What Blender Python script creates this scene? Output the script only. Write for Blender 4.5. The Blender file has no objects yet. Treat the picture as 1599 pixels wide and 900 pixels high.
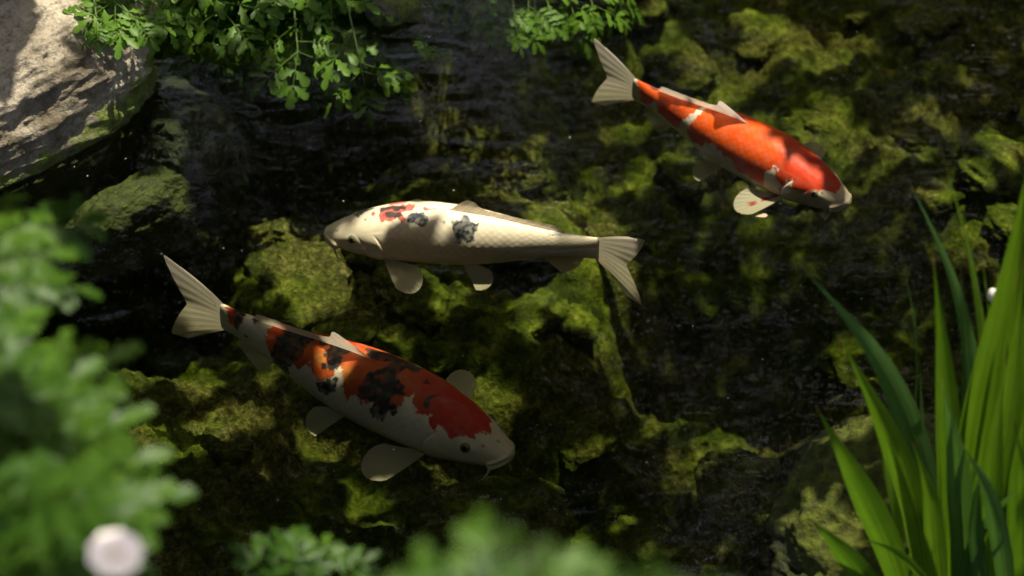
import bpy, math, random
import numpy as np
from mathutils import Vector, Matrix, Quaternion

random.seed(11)
RNG = np.random.default_rng(11)
scene = bpy.context.scene
col = scene.collection
R = math.radians

# ------------------------------------------------------------------ camera
PITCH = R(42.0)
DIST = 5.0
FOCAL = 100.0
FPX = FOCAL / 36.0 * 1599.0
CAM = np.array([0.0, -DIST * math.cos(PITCH), DIST * math.sin(PITCH)])
cam_data = bpy.data.cameras.new('camera')
cam_data.lens = FOCAL
cam_data.sensor_width = 36.0
cam_data.clip_start = 0.05
cam_data.clip_end = 400.0
cam_data.dof.use_dof = True
cam_data.dof.focus_distance = 5.0
cam_data.dof.aperture_fstop = 3.4
cam = bpy.data.objects.new('camera', cam_data)
cam.location = CAM
cam.rotation_euler = (math.pi / 2 - PITCH, 0, 0)
col.objects.link(cam)
scene.camera = cam

# ------------------------------------------------------------------ sky and sun
SUN_EL, SUN_AZ = R(75.0), R(42.0)          # azimuth from +y towards +x
SUN = np.array([math.cos(SUN_EL) * math.sin(SUN_AZ), math.cos(SUN_EL) * math.cos(SUN_AZ), math.sin(SUN_EL)])
world = bpy.data.worlds.new('World')
scene.world = world
world.use_nodes = True
wn = world.node_tree
wn.nodes.clear()
sky = wn.nodes.new('ShaderNodeTexSky')
sky.sky_type = 'NISHITA'
sky.sun_disc = False
sky.sun_elevation = SUN_EL
sky.sun_rotation = SUN_AZ
sky.dust_density = 7.0
sky.ozone_density = 0.1
sky.air_density = 0.8
bg = wn.nodes.new('ShaderNodeBackground')
bg.inputs['Strength'].default_value = 0.15
wo = wn.nodes.new('ShaderNodeOutputWorld')
wn.links.new(sky.outputs[0], bg.inputs[0])
wn.links.new(bg.outputs[0], wo.inputs[0])
sd = bpy.data.lights.new('sun', 'SUN')
sd.energy = 5.0
sd.angle = R(0.53)
sd.color = (1.0, 0.93, 0.80)
sun = bpy.data.objects.new('sun', sd)
sun.rotation_euler = Vector(SUN).to_track_quat('Z', 'Y').to_euler()
sun.location = (1, 3, 6)
col.objects.link(sun)
vs = scene.view_settings
vs.view_transform = 'Standard'
vs.look = 'None'
vs.exposure = 0.9
vs.gamma = 1.0
vs.use_curve_mapping = False
scene.cycles.use_denoising = True
scene.cycles.adaptive_threshold = 0.025
scene.cycles.use_light_tree = False
scene.cycles.max_bounces = 5
scene.cycles.diffuse_bounces = 2
scene.cycles.transparent_max_bounces = 14
scene.cycles.sample_clamp_indirect = 4.0
scene.cycles.caustics_reflective = False
scene.cycles.caustics_refractive = False

# ------------------------------------------------------------------ layout helpers (photo point -> place in the pond)
FWD = np.array([0, math.cos(PITCH), -math.sin(PITCH)])
UPV = np.array([0, math.sin(PITCH), math.cos(PITCH)])
def ray(u, v):
    return FWD + np.array([(u - 799.5) / FPX, 0, 0]) + UPV * ((450 - v) / FPX)
def Pz(u, v, z):
    d = ray(u, v); return CAM + d * ((z - CAM[2]) / d[2])
def Py(u, v, y):
    d = ray(u, v); return CAM + d * ((y - CAM[1]) / d[1])
def Pd(u, v, dist):
    return CAM + ray(u, v) * dist

# ------------------------------------------------------------------ numpy noise
def _hash(ix, iy, iz, seed):
    h = (ix * 374761393 + iy * 668265263 + iz * 1274126177 + seed * 974711) & 0xFFFFFFFF
    h = ((h ^ (h >> 13)) * 1274126177) & 0xFFFFFFFF
    return ((h ^ (h >> 16)) & 0xFFFFFF) / float(0xFFFFFF)
def vnoise(p, seed=0):
    p = np.asarray(p, dtype=np.float64)
    i = np.floor(p).astype(np.int64); f = p - i
    f = f * f * f * (f * (f * 6 - 15) + 10)
    r = 0
    for dx in (0, 1):
        for dy in (0, 1):
            for dz in (0, 1):
                w = (f[:, 0] if dx else 1 - f[:, 0]) * (f[:, 1] if dy else 1 - f[:, 1]) * (f[:, 2] if dz else 1 - f[:, 2])
                r = r + w * _hash(i[:, 0] + dx, i[:, 1] + dy, i[:, 2] + dz, seed)
    return r * 2 - 1
def fbm(p, octaves=4, seed=0, gain=0.5):
    a, s, r = 1.0, 1.0, 0
    for k in range(octaves):
        r = r + a * vnoise(p * s + k * 17.3, seed + k); a *= gain; s *= 2.03
    return r
def worley(p, seed=0):
    i = np.floor(p).astype(np.int64); best = np.full(len(p), 9.0)
    for dx in (-1, 0, 1):
        for dy in (-1, 0, 1):
            cx, cy = i[:, 0] + dx, i[:, 1] + dy
            z0 = np.zeros_like(cx)
            fx = cx + _hash(cx, cy, z0, seed); fy = cy + _hash(cx, cy, z0, seed + 7)
            best = np.minimum(best, (fx - p[:, 0]) ** 2 + (fy - p[:, 1]) ** 2)
    return np.sqrt(best)
def sstep(a, b, x):
    t = np.clip((x - a) / (b - a), 0, 1); return t * t * (3 - 2 * t)

# ------------------------------------------------------------------ object helpers
def mesh_obj(name, verts, faces, mat=None, parent=None, smooth=True, colors=None, uvs=None, link=True):
    me = bpy.data.meshes.new(name)
    verts = np.asarray(verts, dtype=np.float32)
    faces = np.asarray(faces) if not isinstance(faces, list) else faces
    if isinstance(faces, np.ndarray):
        nf, k = faces.shape
        me.vertices.add(len(verts)); me.vertices.foreach_set('co', verts.ravel())
        me.loops.add(nf * k); me.loops.foreach_set('vertex_index', faces.ravel().astype(np.int32))
        me.polygons.add(nf)
        me.polygons.foreach_set('loop_start', np.arange(0, nf * k, k, dtype=np.int32))
        me.polygons.foreach_set('loop_total', np.full(nf, k, dtype=np.int32))
        me.update(calc_edges=True)
    else:
        me.from_pydata([tuple(v) for v in verts], [], faces); me.update()
    if smooth:
        me.polygons.foreach_set('use_smooth', np.ones(len(me.polygons), dtype=bool))
    if colors is not None:
        a = me.color_attributes.new('Col', 'FLOAT_COLOR', 'POINT')
        c = np.ones((len(verts), 4), dtype=np.float32); c[:, :3] = colors
        a.data.foreach_set('color', c.ravel())
    if uvs is not None:
        a = me.attributes.new('sc', 'FLOAT_VECTOR', 'POINT')
        c = np.zeros((len(verts), 3), dtype=np.float32); c[:, :uvs.shape[1]] = uvs
        a.data.foreach_set('vector', c.ravel())
    if mat: me.materials.append(mat)
    me.validate()
    if not link: return me
    o = bpy.data.objects.new(name, me); col.objects.link(o)
    if parent: o.parent = parent
    return o
def place(name, me, parent=None, matrix=None):
    o = bpy.data.objects.new(name, me); col.objects.link(o)
    if parent: o.parent = parent
    if matrix is not None: o.matrix_local = matrix
    return o
def empty(name, loc=(0, 0, 0)):
    o = bpy.data.objects.new(name, None); o.empty_display_size = 0.05; o.location = loc; col.objects.link(o); return o
def tag(o, label=None, cat=None, group=None, kind=None):
    if label: o['label'] = label
    if cat: o['category'] = cat
    if group: o['group'] = group
    if kind: o['kind'] = kind
    return o
def grid_faces(nu, nv, closed_v=False, off=0):
    a = np.arange(nu * nv).reshape(nu, nv) + off
    b = np.roll(a, -1, axis=1) if closed_v else a[:, 1:]
    a0 = a if closed_v else a[:, :-1]
    return np.stack([a0[:-1], b[:-1], b[1:], a0[1:]], -1).reshape(-1, 4)
def tube(pts, radii, n=6):
    pts = np.asarray(pts, float); m = len(pts)
    radii = np.broadcast_to(np.asarray(radii, float), (m,))
    t = np.gradient(pts, axis=0); t /= np.linalg.norm(t, axis=1)[:, None] + 1e-9
    ref = np.array([0.31, 0.2, 0.93]); V = []
    for i in range(m):
        a = np.cross(t[i], ref); a /= np.linalg.norm(a) + 1e-9
        b = np.cross(t[i], a)
        for k in range(n):
            an = 2 * math.pi * k / n
            V.append(pts[i] + radii[i] * (math.cos(an) * a + math.sin(an) * b))
    F = grid_faces(m, n, True)
    return np.array(V), F
def cube_sphere(n):
    g = np.tan(np.linspace(-1, 1, n + 1) * math.pi / 4)
    A, B = np.meshgrid(g, g, indexing='ij'); one = np.ones_like(A)
    faces, verts, off = [], [], 0
    for ax in range(3):
        for sg in (1, -1):
            c = [None] * 3
            c[ax] = one * sg; c[(ax + 1) % 3] = A; c[(ax + 2) % 3] = B * sg
            verts.append(np.stack(c, -1).reshape(-1, 3))
            faces.append(grid_faces(n + 1, n + 1, off=off)); off += (n + 1) ** 2
    V = np.concatenate(verts); F = np.concatenate(faces)
    key = np.round(V * 1e5).astype(np.int64)
    _, first, inv = np.unique(key, axis=0, return_index=True, return_inverse=True)
    V = V[first]; F = inv.reshape(-1)[F]
    return V / np.linalg.norm(V, axis=1)[:, None], F

# ------------------------------------------------------------------ materials
class NT:
    def __init__(self, name):
        self.m = bpy.data.materials.new(name); self.m.use_nodes = True
        self.t = self.m.node_tree; self.t.nodes.clear()
        self.out = self.n('ShaderNodeOutputMaterial')
    def n(self, kind, **kw):
        nd = self.t.nodes.new(kind)
        for k, v in kw.items():
            if k.startswith('i_'):
                nd.inputs[k[2:].replace('_', ' ')].default_value = v
            else: setattr(nd, k, v)
        return nd
    def l(self, a, b): self.t.links.new(a, b)
    def noise(self, vec, scale, detail=4, rough=0.55, dist=0.0):
        nd = self.n('ShaderNodeTexNoise'); nd.inputs['Scale'].default_value = scale
        nd.inputs['Detail'].default_value = detail; nd.inputs['Roughness'].default_value = rough
        nd.inputs['Distortion'].default_value = dist
        if vec is not None: self.l(vec, nd.inputs['Vector'])
        return nd.outputs[0]
    def ramp(self, fac, stops, interp='LINEAR'):
        nd = self.n('ShaderNodeValToRGB'); cr = nd.color_ramp; cr.interpolation = interp
        while len(cr.elements) < len(stops): cr.elements.new(0.5)
        for e, (p, c) in zip(cr.elements, stops):
            e.position = p; e.color = (c, c, c, 1) if not hasattr(c, '__len__') else (*c, 1)
        self.l(fac, nd.inputs[0]); return nd.outputs[0]
    def mix(self, fac, a, b, mode='MIX'):
        nd = self.n('ShaderNodeMix', data_type='RGBA', blend_type=mode)
        for sock, v in ((nd.inputs[0], fac), (nd.inputs[6], a), (nd.inputs[7], b)):
            if hasattr(v, 'is_linked') or hasattr(v, 'links'): self.l(v, sock)
            elif hasattr(v, '__len__'): sock.default_value = (*v, 1)
            else: sock.default_value = v
        return nd.outputs[2]
    def math(self, op, a, b=None, clamp=False):
        nd = self.n('ShaderNodeMath', operation=op, use_clamp=clamp)
        for sock, v in ((nd.inputs[0], a), (nd.inputs[1], b)):
            if v is None: continue
            if hasattr(v, 'links'): self.l(v, sock)
            else: sock.default_value = v
        return nd.outputs[0]
    def bump(self, h, strength=0.5, dist=0.01, normal=None):
        nd = self.n('ShaderNodeBump'); nd.inputs['Strength'].default_value = strength
        nd.inputs['Distance'].default_value = dist; self.l(h, nd.inputs['Height'])
        if normal is not None: self.l(normal, nd.inputs['Normal'])
        return nd.outputs[0]

def mat_bed():
    t = NT('algae_bed')
    geo = t.n('ShaderNodeNewGeometry'); pos = geo.outputs['Position']
    n1 = t.noise(pos, 4.0, 5, 0.6, 0.3); n2 = t.noise(pos, 17.0, 5, 0.65); n3 = t.noise(pos, 75.0, 4, 0.7)
    base = t.ramp(n2, [(0.30, (0.024, 0.032, 0.012)), (0.45, (0.070, 0.100, 0.018)), (0.56, (0.170, 0.220, 0.034)), (0.70, (0.42, 0.43, 0.13))])
    stone = t.ramp(n3, [(0.3, (0.04, 0.036, 0.022)), (0.52, (0.16, 0.14, 0.08)), (0.72, (0.42, 0.37, 0.24))])
    c = t.mix(t.ramp(n1, [(0.46, 0.0), (0.60, 0.85)]), base, stone)
    c = t.mix(t.ramp(n3, [(0.35, 0.55), (0.6, 0.0)]), c, (0.03, 0.035, 0.01))
    p = t.n('ShaderNodeBsdfPrincipled', i_Roughness=0.85)
    p.inputs['Specular IOR Level'].default_value = 0.2
    t.l(c, p.inputs['Base Color'])
    b = t.bump(n2, 0.8, 0.03); b = t.bump(n3, 1.0, 0.012, b)
    t.l(b, p.inputs['Normal']); t.l(p.outputs[0], t.out.inputs[0]); return t.m

def mat_rock(name, tan, dark, moss_hi, moss_amt, scale=1.0, moss_col=(0.10, 0.13, 0.02)):
    t = NT(name)
    geo = t.n('ShaderNodeNewGeometry'); pos = geo.outputs['Position']
    sep = t.n('ShaderNodeSeparateXYZ'); t.l(pos, sep.inputs[0])
    nor = t.n('ShaderNodeSeparateXYZ'); t.l(geo.outputs['Normal'], nor.inputs[0])
    n1 = t.noise(pos, 6 * scale, 6, 0.62, 0.4); n2 = t.noise(pos, 34 * scale, 6, 0.7); n3 = t.noise(pos, 160 * scale, 3, 0.6)
    c = t.ramp(n1, [(0.32, dark), (0.5, tuple(0.75 * a for a in tan)), (0.66, tan)])
    c = t.mix(t.ramp(n2, [(0.32, 0.75), (0.5, 0.0)]), c, tuple(0.35 * a for a in dark))
    c = t.mix(t.ramp(n3, [(0.3, 0.35), (0.6, 0.0)]), c, tuple(0.5 * a for a in dark))
    # moss grows from the waterline up and in patches
    h = t.math('MULTIPLY', t.math('SUBTRACT', moss_hi, sep.outputs[2]), 1.0 / max(moss_hi, 0.05))
    m = t.math('ADD', t.math('MULTIPLY', h, 0.55), t.math('MULTIPLY', t.math('SUBTRACT', n1, 0.5), 2.2))
    m = t.math('ADD', m, t.math('MULTIPLY', t.math('SUBTRACT', n2, 0.5), 1.0))
    m = t.ramp(m, [(0.30 - moss_amt, 0.0), (0.5 - moss_amt if moss_amt < 0.45 else 0.06, 1.0)])
    mc = t.ramp(n2, [(0.35, tuple(0.35 * a for a in moss_col)), (0.65, tuple(1.6 * a for a in moss_col))])
    c = t.mix(m, c, mc)
    # wet band at the water
    wet = t.ramp(t.math('ADD', sep.outputs[2], t.math('MULTIPLY', t.math('SUBTRACT', n1, 0.5), 0.06)), [(0.0, 1.0), (0.035, 0.0)])
    c = t.mix(t.math('MULTIPLY', wet, 0.6), c, (0.012, 0.013, 0.007))
    p = t.n('ShaderNodeBsdfPrincipled', i_Roughness=0.8)
    p.inputs['Specular IOR Level'].default_value = 0.25
    rr = t.math('SUBTRACT', 0.85, t.math('MULTIPLY', wet, 0.4)); t.l(rr, p.inputs['Roughness'])
    t.l(c, p.inputs['Base Color'])
    b = t.bump(n1, 0.35, 0.03); b = t.bump(n2, 0.9, 0.018, b); b = t.bump(n3, 0.7, 0.005, b)
    t.l(b, p.inputs['Normal']); t.l(p.outputs[0], t.out.inputs[0]); return t.m

def mat_leaf(name, dark, light, trans=0.4, rough=0.45, tip=None):
    t = NT(name)
    oi = t.n('ShaderNodeObjectInfo'); geo = t.n('ShaderNodeNewGeometry')
    n = t.noise(geo.outputs['Position'], 30, 3)
    f = t.math('ADD', t.math('MULTIPLY', oi.outputs['Random'], 0.6), t.math('MULTIPLY', n, 0.45), True)
    c = t.ramp(f, [(0.1, dark), (0.95, light)])
    if tip:
        at = t.n('ShaderNodeAttribute', attribute_name='sc'); sp = t.n('ShaderNodeSeparateXYZ'); t.l(at.outputs['Vector'], sp.inputs[0])
        # fine lengthwise veins, dry reddish tip
        w = t.n('ShaderNodeTexNoise'); w.inputs['Scale'].default_value = 1.0
        cm = t.n('ShaderNodeCombineXYZ'); t.l(t.math('MULTIPLY', sp.outputs[1], 22.0), cm.inputs[0]); t.l(t.math('MULTIPLY', sp.outputs[0], 1.5), cm.inputs[1])
        t.l(cm.outputs[0], w.inputs['Vector'])
        c = t.mix(t.ramp(w.outputs[0], [(0.35, 0.65), (0.6, 0.0)]), c, tuple(0.45 * a for a in dark))
        c = t.mix(t.ramp(sp.outputs[0], [(0.95, 0.0), (0.985, 1.0)]), c, tip)
        bh = w.outputs[0]
    else:
        at = t.n('ShaderNodeAttribute', attribute_name='sc'); sp = t.n('ShaderNodeSeparateXYZ'); t.l(at.outputs['Vector'], sp.inputs[0])
        vein = t.ramp(t.math('ABSOLUTE', sp.outputs[1]), [(0.0, 1.0), (0.12, 0.0)])
        c = t.mix(t.math('MULTIPLY', vein, 0.35), c, light)
        bh = n
    p = t.n('ShaderNodeBsdfPrincipled', i_Roughness=rough)
    p.inputs['Specular IOR Level'].default_value = 0.22
    t.l(c, p.inputs['Base Color'])
    t.l(t.bump(bh, 0.25, 0.004), p.inputs['Normal'])
    tr = t.n('ShaderNodeBsdfTranslucent')
    tc = t.mix(0.7, c, (1.35, 1.5, 0.5), 'MULTIPLY'); t.l(tc, tr.inputs['Color'])
    ms = t.n('ShaderNodeMixShader'); ms.inputs[0].default_value = trans
    t.l(p.outputs[0], ms.inputs[1]); t.l(tr.outputs[0], ms.inputs[2]); t.l(ms.outputs[0], t.out.inputs[0]); return t.m

def mat_plain(name, colr, rough=0.6, var=0.25, scale=20, spec=0.3):
    t = NT(name)
    geo = t.n('ShaderNodeNewGeometry'); n = t.noise(geo.outputs['Position'], scale, 5, 0.6)
    c = t.ramp(n, [(0.3, tuple(a * (1 - var) for a in colr)), (0.7, tuple(a * (1 + var) for a in colr))])
    p = t.n('ShaderNodeBsdfPrincipled', i_Roughness=rough); p.inputs['Specular IOR Level'].default_value = spec
    t.l(c, p.inputs['Base Color']); t.l(t.bump(n, 0.3, 0.005), p.inputs['Normal']); t.l(p.outputs[0], t.out.inputs[0]); return t.m

def mat_koi():
    t = NT('koi_skin')
    a = t.n('ShaderNodeAttribute', attribute_name='Col'); uv = t.n('ShaderNodeAttribute', attribute_name='sc')
    vo = t.n('ShaderNodeTexVoronoi', feature='F1', distance='EUCLIDEAN'); vo.inputs['Scale'].default_value = 1.0
    vo.inputs['Randomness'].default_value = 0.25
    mp = t.n('ShaderNodeMapping'); mp.inputs['Scale'].default_value = (46.0, 46.0, 0.0); mp.inputs['Rotation'].default_value = (0, 0, R(45))
    sp = t.n('ShaderNodeSeparateXYZ'); t.l(uv.outputs['Vector'], sp.inputs[0])
    cm = t.n('ShaderNodeCombineXYZ'); t.l(sp.outputs[0], cm.inputs[0]); t.l(sp.outputs[1], cm.inputs[1])
    t.l(cm.outputs[0], mp.inputs[0]); t.l(mp.outputs[0], vo.inputs['Vector'])
    body = t.ramp(sp.outputs[0], [(0.20, 0.0), (0.26, 1.0)])        # no scales on the head
    edge = t.ramp(vo.outputs[0], [(0.30, 0.0), (0.62, 1.0)])
    f = t.math('MULTIPLY', edge, body)
    tex = t.noise(cm.outputs[0], 30, 4)
    c = t.mix(t.math('MULTIPLY', f, 0.13), a.outputs['Color'], (0.35, 0.31, 0.25), 'MULTIPLY')
    c = t.mix(t.ramp(tex, [(0.35, 0.16), (0.6, 0.0)]), c, (0.30, 0.27, 0.2))
    p = t.n('ShaderNodeBsdfPrincipled', i_Roughness=0.42); p.inputs['Specular IOR Level'].default_value = 0.15
    t.l(c, p.inputs['Base Color'])
    p.inputs['Subsurface Weight'].default_value = 0.0
    hh = t.math('SUBTRACT', 1.0, t.math('MULTIPLY', f, 1.0))
    t.l(t.bump(hh, 0.075, 0.003), p.inputs['Normal'])
    t.l(p.outputs[0], t.out.inputs[0]); return t.m

def mat_fin():
    t = NT('koi_fin')
    a = t.n('ShaderNodeAttribute', attribute_name='Col'); uv = t.n('ShaderNodeAttribute', attribute_name='sc')
    sp = t.n('ShaderNodeSeparateXYZ'); t.l(uv.outputs['Vector'], sp.inputs[0])
    w = t.math('SINE', t.math('MULTIPLY', sp.outputs[0], 150.0))
    rayc = t.ramp(t.math('ADD', t.math('MULTIPLY', w, 0.5), 0.5), [(0.2, 0.88), (0.8, 1.0)])
    c = t.mix(0.75, a.outputs['Color'], rayc, 'MULTIPLY')
    d = t.n('ShaderNodeBsdfPrincipled', i_Roughness=0.45); d.inputs['Specular IOR Level'].default_value = 0.3
    t.l(c, d.inputs['Base Color']); t.l(t.bump(w, 0.12, 0.002), d.inputs['Normal'])
    tr = t.n('ShaderNodeBsdfTranslucent'); t.l(c, tr.inputs['Color'])
    m1 = t.n('ShaderNodeMixShader'); m1.inputs[0].default_value = 0.5
    t.l(d.outputs[0], m1.inputs[1]); t.l(tr.outputs[0], m1.inputs[2])
    tp = t.n('ShaderNodeBsdfTransparent')
    fac = t.math('ADD', 0.0, t.math('MULTIPLY', sp.outputs[1], 0.17))
    fac = t.math('ADD', fac, t.math('MULTIPLY', t.math('SUBTRACT', 1.0, rayc), 0.25), True)
    m2 = t.n('ShaderNodeMixShader'); t.l(fac, m2.inputs[0]); t.l(m1.outputs[0], m2.inputs[1]); t.l(tp.outputs[0], m2.inputs[2])
    t.l(m2.outputs[0], t.out.inputs[0]); return t.m

def mat_water():
    t = NT('pond_water')
    geo = t.n('ShaderNodeNewGeometry')
    mp = t.n('ShaderNodeMapping'); mp.inputs['Scale'].default_value = (1.0, 2.2, 1.0); t.l(geo.outputs['Position'], mp.inputs[0])
    n1 = t.noise(mp.outputs[0], 3.0, 2, 0.5, 0.5); n2 = t.noise(mp.outputs[0], 11.0, 2, 0.5)
    b = t.bump(n1, 0.30, 0.03); b = t.bump(n2, 0.20, 0.008, b)
    fr = t.n('ShaderNodeFresnel', i_IOR=1.333); t.l(b, fr.inputs['Normal'])
    g = t.n('ShaderNodeBsdfGlossy', i_Roughness=0.08); t.l(b, g.inputs['Normal'])
    tp = t.n('ShaderNodeBsdfTransparent'); tp.inputs[0].default_value = (0.97, 0.985, 0.96, 1)
    m = t.n('ShaderNodeMixShader'); t.l(fr.outputs[0], m.inputs[0]); t.l(tp.outputs[0], m.inputs[1]); t.l(g.outputs[0], m.inputs[2])
    t.l(m.outputs[0], t.out.inputs[0])
    va = t.n('ShaderNodeVolumeAbsorption'); va.inputs['Color'].default_value = (0.60, 0.63, 0.27, 1); va.inputs['Density'].default_value = 2.4
    t.l(va.outputs[0], t.out.inputs['Volume'])
    return t.m

M_BED = mat_bed()
M_ROCK = mat_rock('pale_rock', (0.50, 0.43, 0.31), (0.13, 0.105, 0.065), 0.11, 0.10)
M_ROCK_DARK = mat_rock('dark_rock', (0.30, 0.27, 0.21), (0.10, 0.09, 0.065), 0.15, 0.18)
M_MOSSY = mat_rock('mossy_rock', (0.05, 0.045, 0.02), (0.02, 0.018, 0.008), 0.6, 0.36, 1.3, (0.060, 0.072, 0.005))
M_MOSSDARK = mat_rock('dark_mossy_rock', (0.08, 0.075, 0.04), (0.03, 0.03, 0.015), 0.5, 0.40, 1.0, (0.022, 0.040, 0.005))
M_LEAF = mat_leaf('herb_leaf', (0.045, 0.110, 0.010), (0.125, 0.235, 0.020), 0.38)
M_LEAF_PALE = mat_leaf('pale_herb_leaf', (0.014, 0.046, 0.004), (0.068, 0.140, 0.010), 0.38)
M_STEM = mat_plain('stem', (0.09, 0.14, 0.03), 0.6)
M_IRIS = mat_leaf('iris_blade', (0.065, 0.140, 0.012), (0.180, 0.300, 0.020), 0.62, 0.38, tip=(0.33, 0.16, 0.06))
M_IRIS_BLUE = mat_leaf('iris_blade_bluish', (0.045, 0.105, 0.026), (0.100, 0.195, 0.045), 0.50, 0.36, tip=(0.30, 0.20, 0.10))
M_KOI = mat_koi(); M_FIN = mat_fin()
M_EYE = mat_plain('koi_eye', (0.16, 0.15, 0.11), 0.2, 0.2, 60, 0.5)
M_PUPIL = mat_plain('pupil', (0.006, 0.006, 0.007), 0.1, 0.1, 10, 0.5)
M_BARBEL = mat_plain('barbel', (0.80, 0.72, 0.62), 0.5, 0.1)
M_WATER = mat_water()
M_BARK = mat_plain('bark', (0.10, 0.075, 0.05), 0.85, 0.4, 14)
M_CROWN = mat_leaf('tree_leaf', (0.030, 0.060, 0.012), (0.060, 0.110, 0.02), 0.10)
M_PETAL = mat_plain('petal', (0.78, 0.70, 0.64), 0.5, 0.08, 30)

# ------------------------------------------------------------------ ground with the pond basin
def axis(lo, hi, step, far):
    a = list(np.arange(lo, hi + step / 2, step)); s = step
    left, right = [], []; x = lo
    while x > -far: s *= 1.16; x -= s; left.append(x)
    s = step; x = hi
    while x < far: s *= 1.16; x += s; right.append(x)
    return np.array(left[::-1] + a + right)
def bank(x, y):
    """height of the banks above the pond floor, 0 in the pond, 1 on land"""
    yb = np.interp(x, [-3, -1.05, -0.55, -0.1, 0.3, 0.9, 1.6, 3.0], [-0.2, 0.45, 0.80, 1.08, 1.6, 2.2, 2.4, 2.4])
    back = sstep(-0.10, 0.22, y - yb)
    near = sstep(-0.05, 0.45, -(y + 0.98))
    left = sstep(0.0, 0.35, -(x + 1.25)); right = sstep(0.0, 0.5, x - 2.2)
    return np.maximum.reduce([back, near, left, right])
def ground_z(x, y):
    p = np.stack([x, y, np.zeros_like(x)], -1)
    b = bank(x, y)
    base = -0.46 + 0.07 * fbm(p * 1.7, 2, 3) - 0.40 * np.exp(-((x - 0.44) / 0.27) ** 2 - ((y - 0.42) / 0.21) ** 2) - 0.36 * np.exp(-((x - 0.12) / 0.36) ** 2 - ((y - 0.04) / 0.19) ** 2) - 0.25 * np.exp(-((x + 0.80) / 0.25) ** 2 - ((y - 0.45) / 0.15) ** 2)
    near = (np.abs(x) < 2.6) & (np.abs(y) < 3)
    det = np.zeros_like(x)
    q = p[near]
    wq = q[:, :2] + 0.055 * np.stack([vnoise(q * 8, 21), vnoise(q * 8, 22)], -1)
    l1 = 1 - np.clip(worley(wq * 5.5, 5), 0, 1); l2 = 1 - np.clip(worley(wq * 14.0, 6), 0, 1); l3 = 1 - np.clip(worley(wq * 33.0, 8), 0, 1)
    det[near] = 0.044 * (l1 - 0.3) + 0.032 * (l2 - 0.35) + 0.020 * (l3 - 0.4) + 0.035 * fbm(q * 6, 2, 33) + 0.014 * fbm(q * 40, 3, 9)
    far = np.hypot(x, y)
    land = 0.16 + 0.05 * fbm(p * 2.1, 3, 4) + 0.05 * sstep(3, 10, far) * fbm(p * 0.3, 3, 6) + 0.45 * sstep(1.2, 2.8, -y)
    return base * (1 - b) + land * b + det * (1 - 0.6 * b)
gx = axis(-1.25, 1.45, 0.0065, 60); gy = axis(-0.95, 1.75, 0.0065, 60)
X, Y = np.meshgrid(gx, gy, indexing='ij')
Z = ground_z(X.ravel(), Y.ravel())
gv = np.stack([X.ravel(), Y.ravel(), Z], -1)
ground = tag(mesh_obj('ground', gv, grid_faces(len(gx), len(gy)), M_BED), kind='structure')

# ------------------------------------------------------------------ water: a closed body whose top is the surface
wx = np.linspace(-2.6, 3.2, 30); wy = np.linspace(-1.9, 3.2, 30)
def build_water():
    X, Y = np.meshgrid(wx, wy, indexing='ij'); n = len(wx)
    top = np.stack([X.ravel(), Y.ravel(), np.zeros(X.size)], -1); bot = top.copy(); bot[:, 2] = -1.4
    F = grid_faces(n, n); Fb = grid_faces(n, n, off=n * n)[:, ::-1]
    idx = np.arange(n * n).reshape(n, n); loop = np.concatenate([idx[:-1, 0], idx[-1, :-1], idx[::-1, -1][:-1], idx[0, ::-1][:-1]])
    nx = np.roll(loop, -1)
    S = np.stack([loop, loop + n * n, nx + n * n, nx], -1)
    o = mesh_obj('water', np.concatenate([top, bot]), np.concatenate([F, Fb, S]), M_WATER, smooth=False)
    import bmesh
    bm = bmesh.new(); bm.from_mesh(o.data); bmesh.ops.recalc_face_normals(bm, faces=bm.faces); bm.to_mesh(o.data); bm.free()
    return o
water = tag(build_water(), kind='structure')

# ------------------------------------------------------------------ rocks
def boulder(name, center, size, rotz, n, mat, label, power=2.6, rough=0.10, strata=0.03, seed=0, cat='rock', group=None, tilt=(0, 0)):
    V, F = cube_sphere(n)
    r = (np.abs(V) ** power).sum(1) ** (-1 / power)
    P = V * r[:, None]
    big = fbm(P * 1.3 + seed * 3.1, 3, seed)
    med = fbm(P * 4.2 + seed, 4, seed + 5)
    fine = fbm(P * 17 + seed, 4, seed + 9, 0.6)
    rid = 1 - np.abs(vnoise(np.stack([P[:, 0] * 1.5, P[:, 1] * 1.5, P[:, 2] * 9 + big], -1), seed + 3))
    disp = rough * big + rough * 0.45 * med + rough * 0.14 * fine + strata * (rid - 0.6) * (1 - np.abs(V[:, 2]))
    P = P * (1 + disp)[:, None] * (np.asarray(size) / 2)
    o = mesh_obj(name, P, F, mat)
    o.location = center; o.rotation_euler = (tilt[0], tilt[1], rotz)
    return tag(o, label, cat, group)

# ------------------------------------------------------------------ koi
#KOI-BEGIN
PROF_S = np.array([0, .008, .025, .05, .085, .13, .18, .24, .32, .42, .53, .65, .76, .86, .94, 1.0])
PROF_T = np.array([0, .017, .031, .045, .060, .077, .092, .105, .116, .121, .116, .099, .077, .060, .051, .051])
PROF_B = np.array([0, .020, .034, .045, .055, .066, .077, .087, .095, .098, .094, .080, .062, .050, .045, .047])
PROF_W = np.array([0, .022, .037, .050, .064, .079, .092, .101, .106, .106, .097, .077, .052, .033, .022, .012])
def smooth_interp(x, xs, ys):
    d = np.gradient(ys, xs); i = np.clip(np.searchsorted(xs, x) - 1, 0, len(xs) - 2)
    h = xs[i + 1] - xs[i]; t = (x - xs[i]) / h
    return ((2*t**3 - 3*t**2 + 1) * ys[i] + (t**3 - 2*t**2 + t) * h * d[i] + (-2*t**3 + 3*t**2) * ys[i+1] + (t**3 - t**2) * h * d[i+1])
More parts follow.
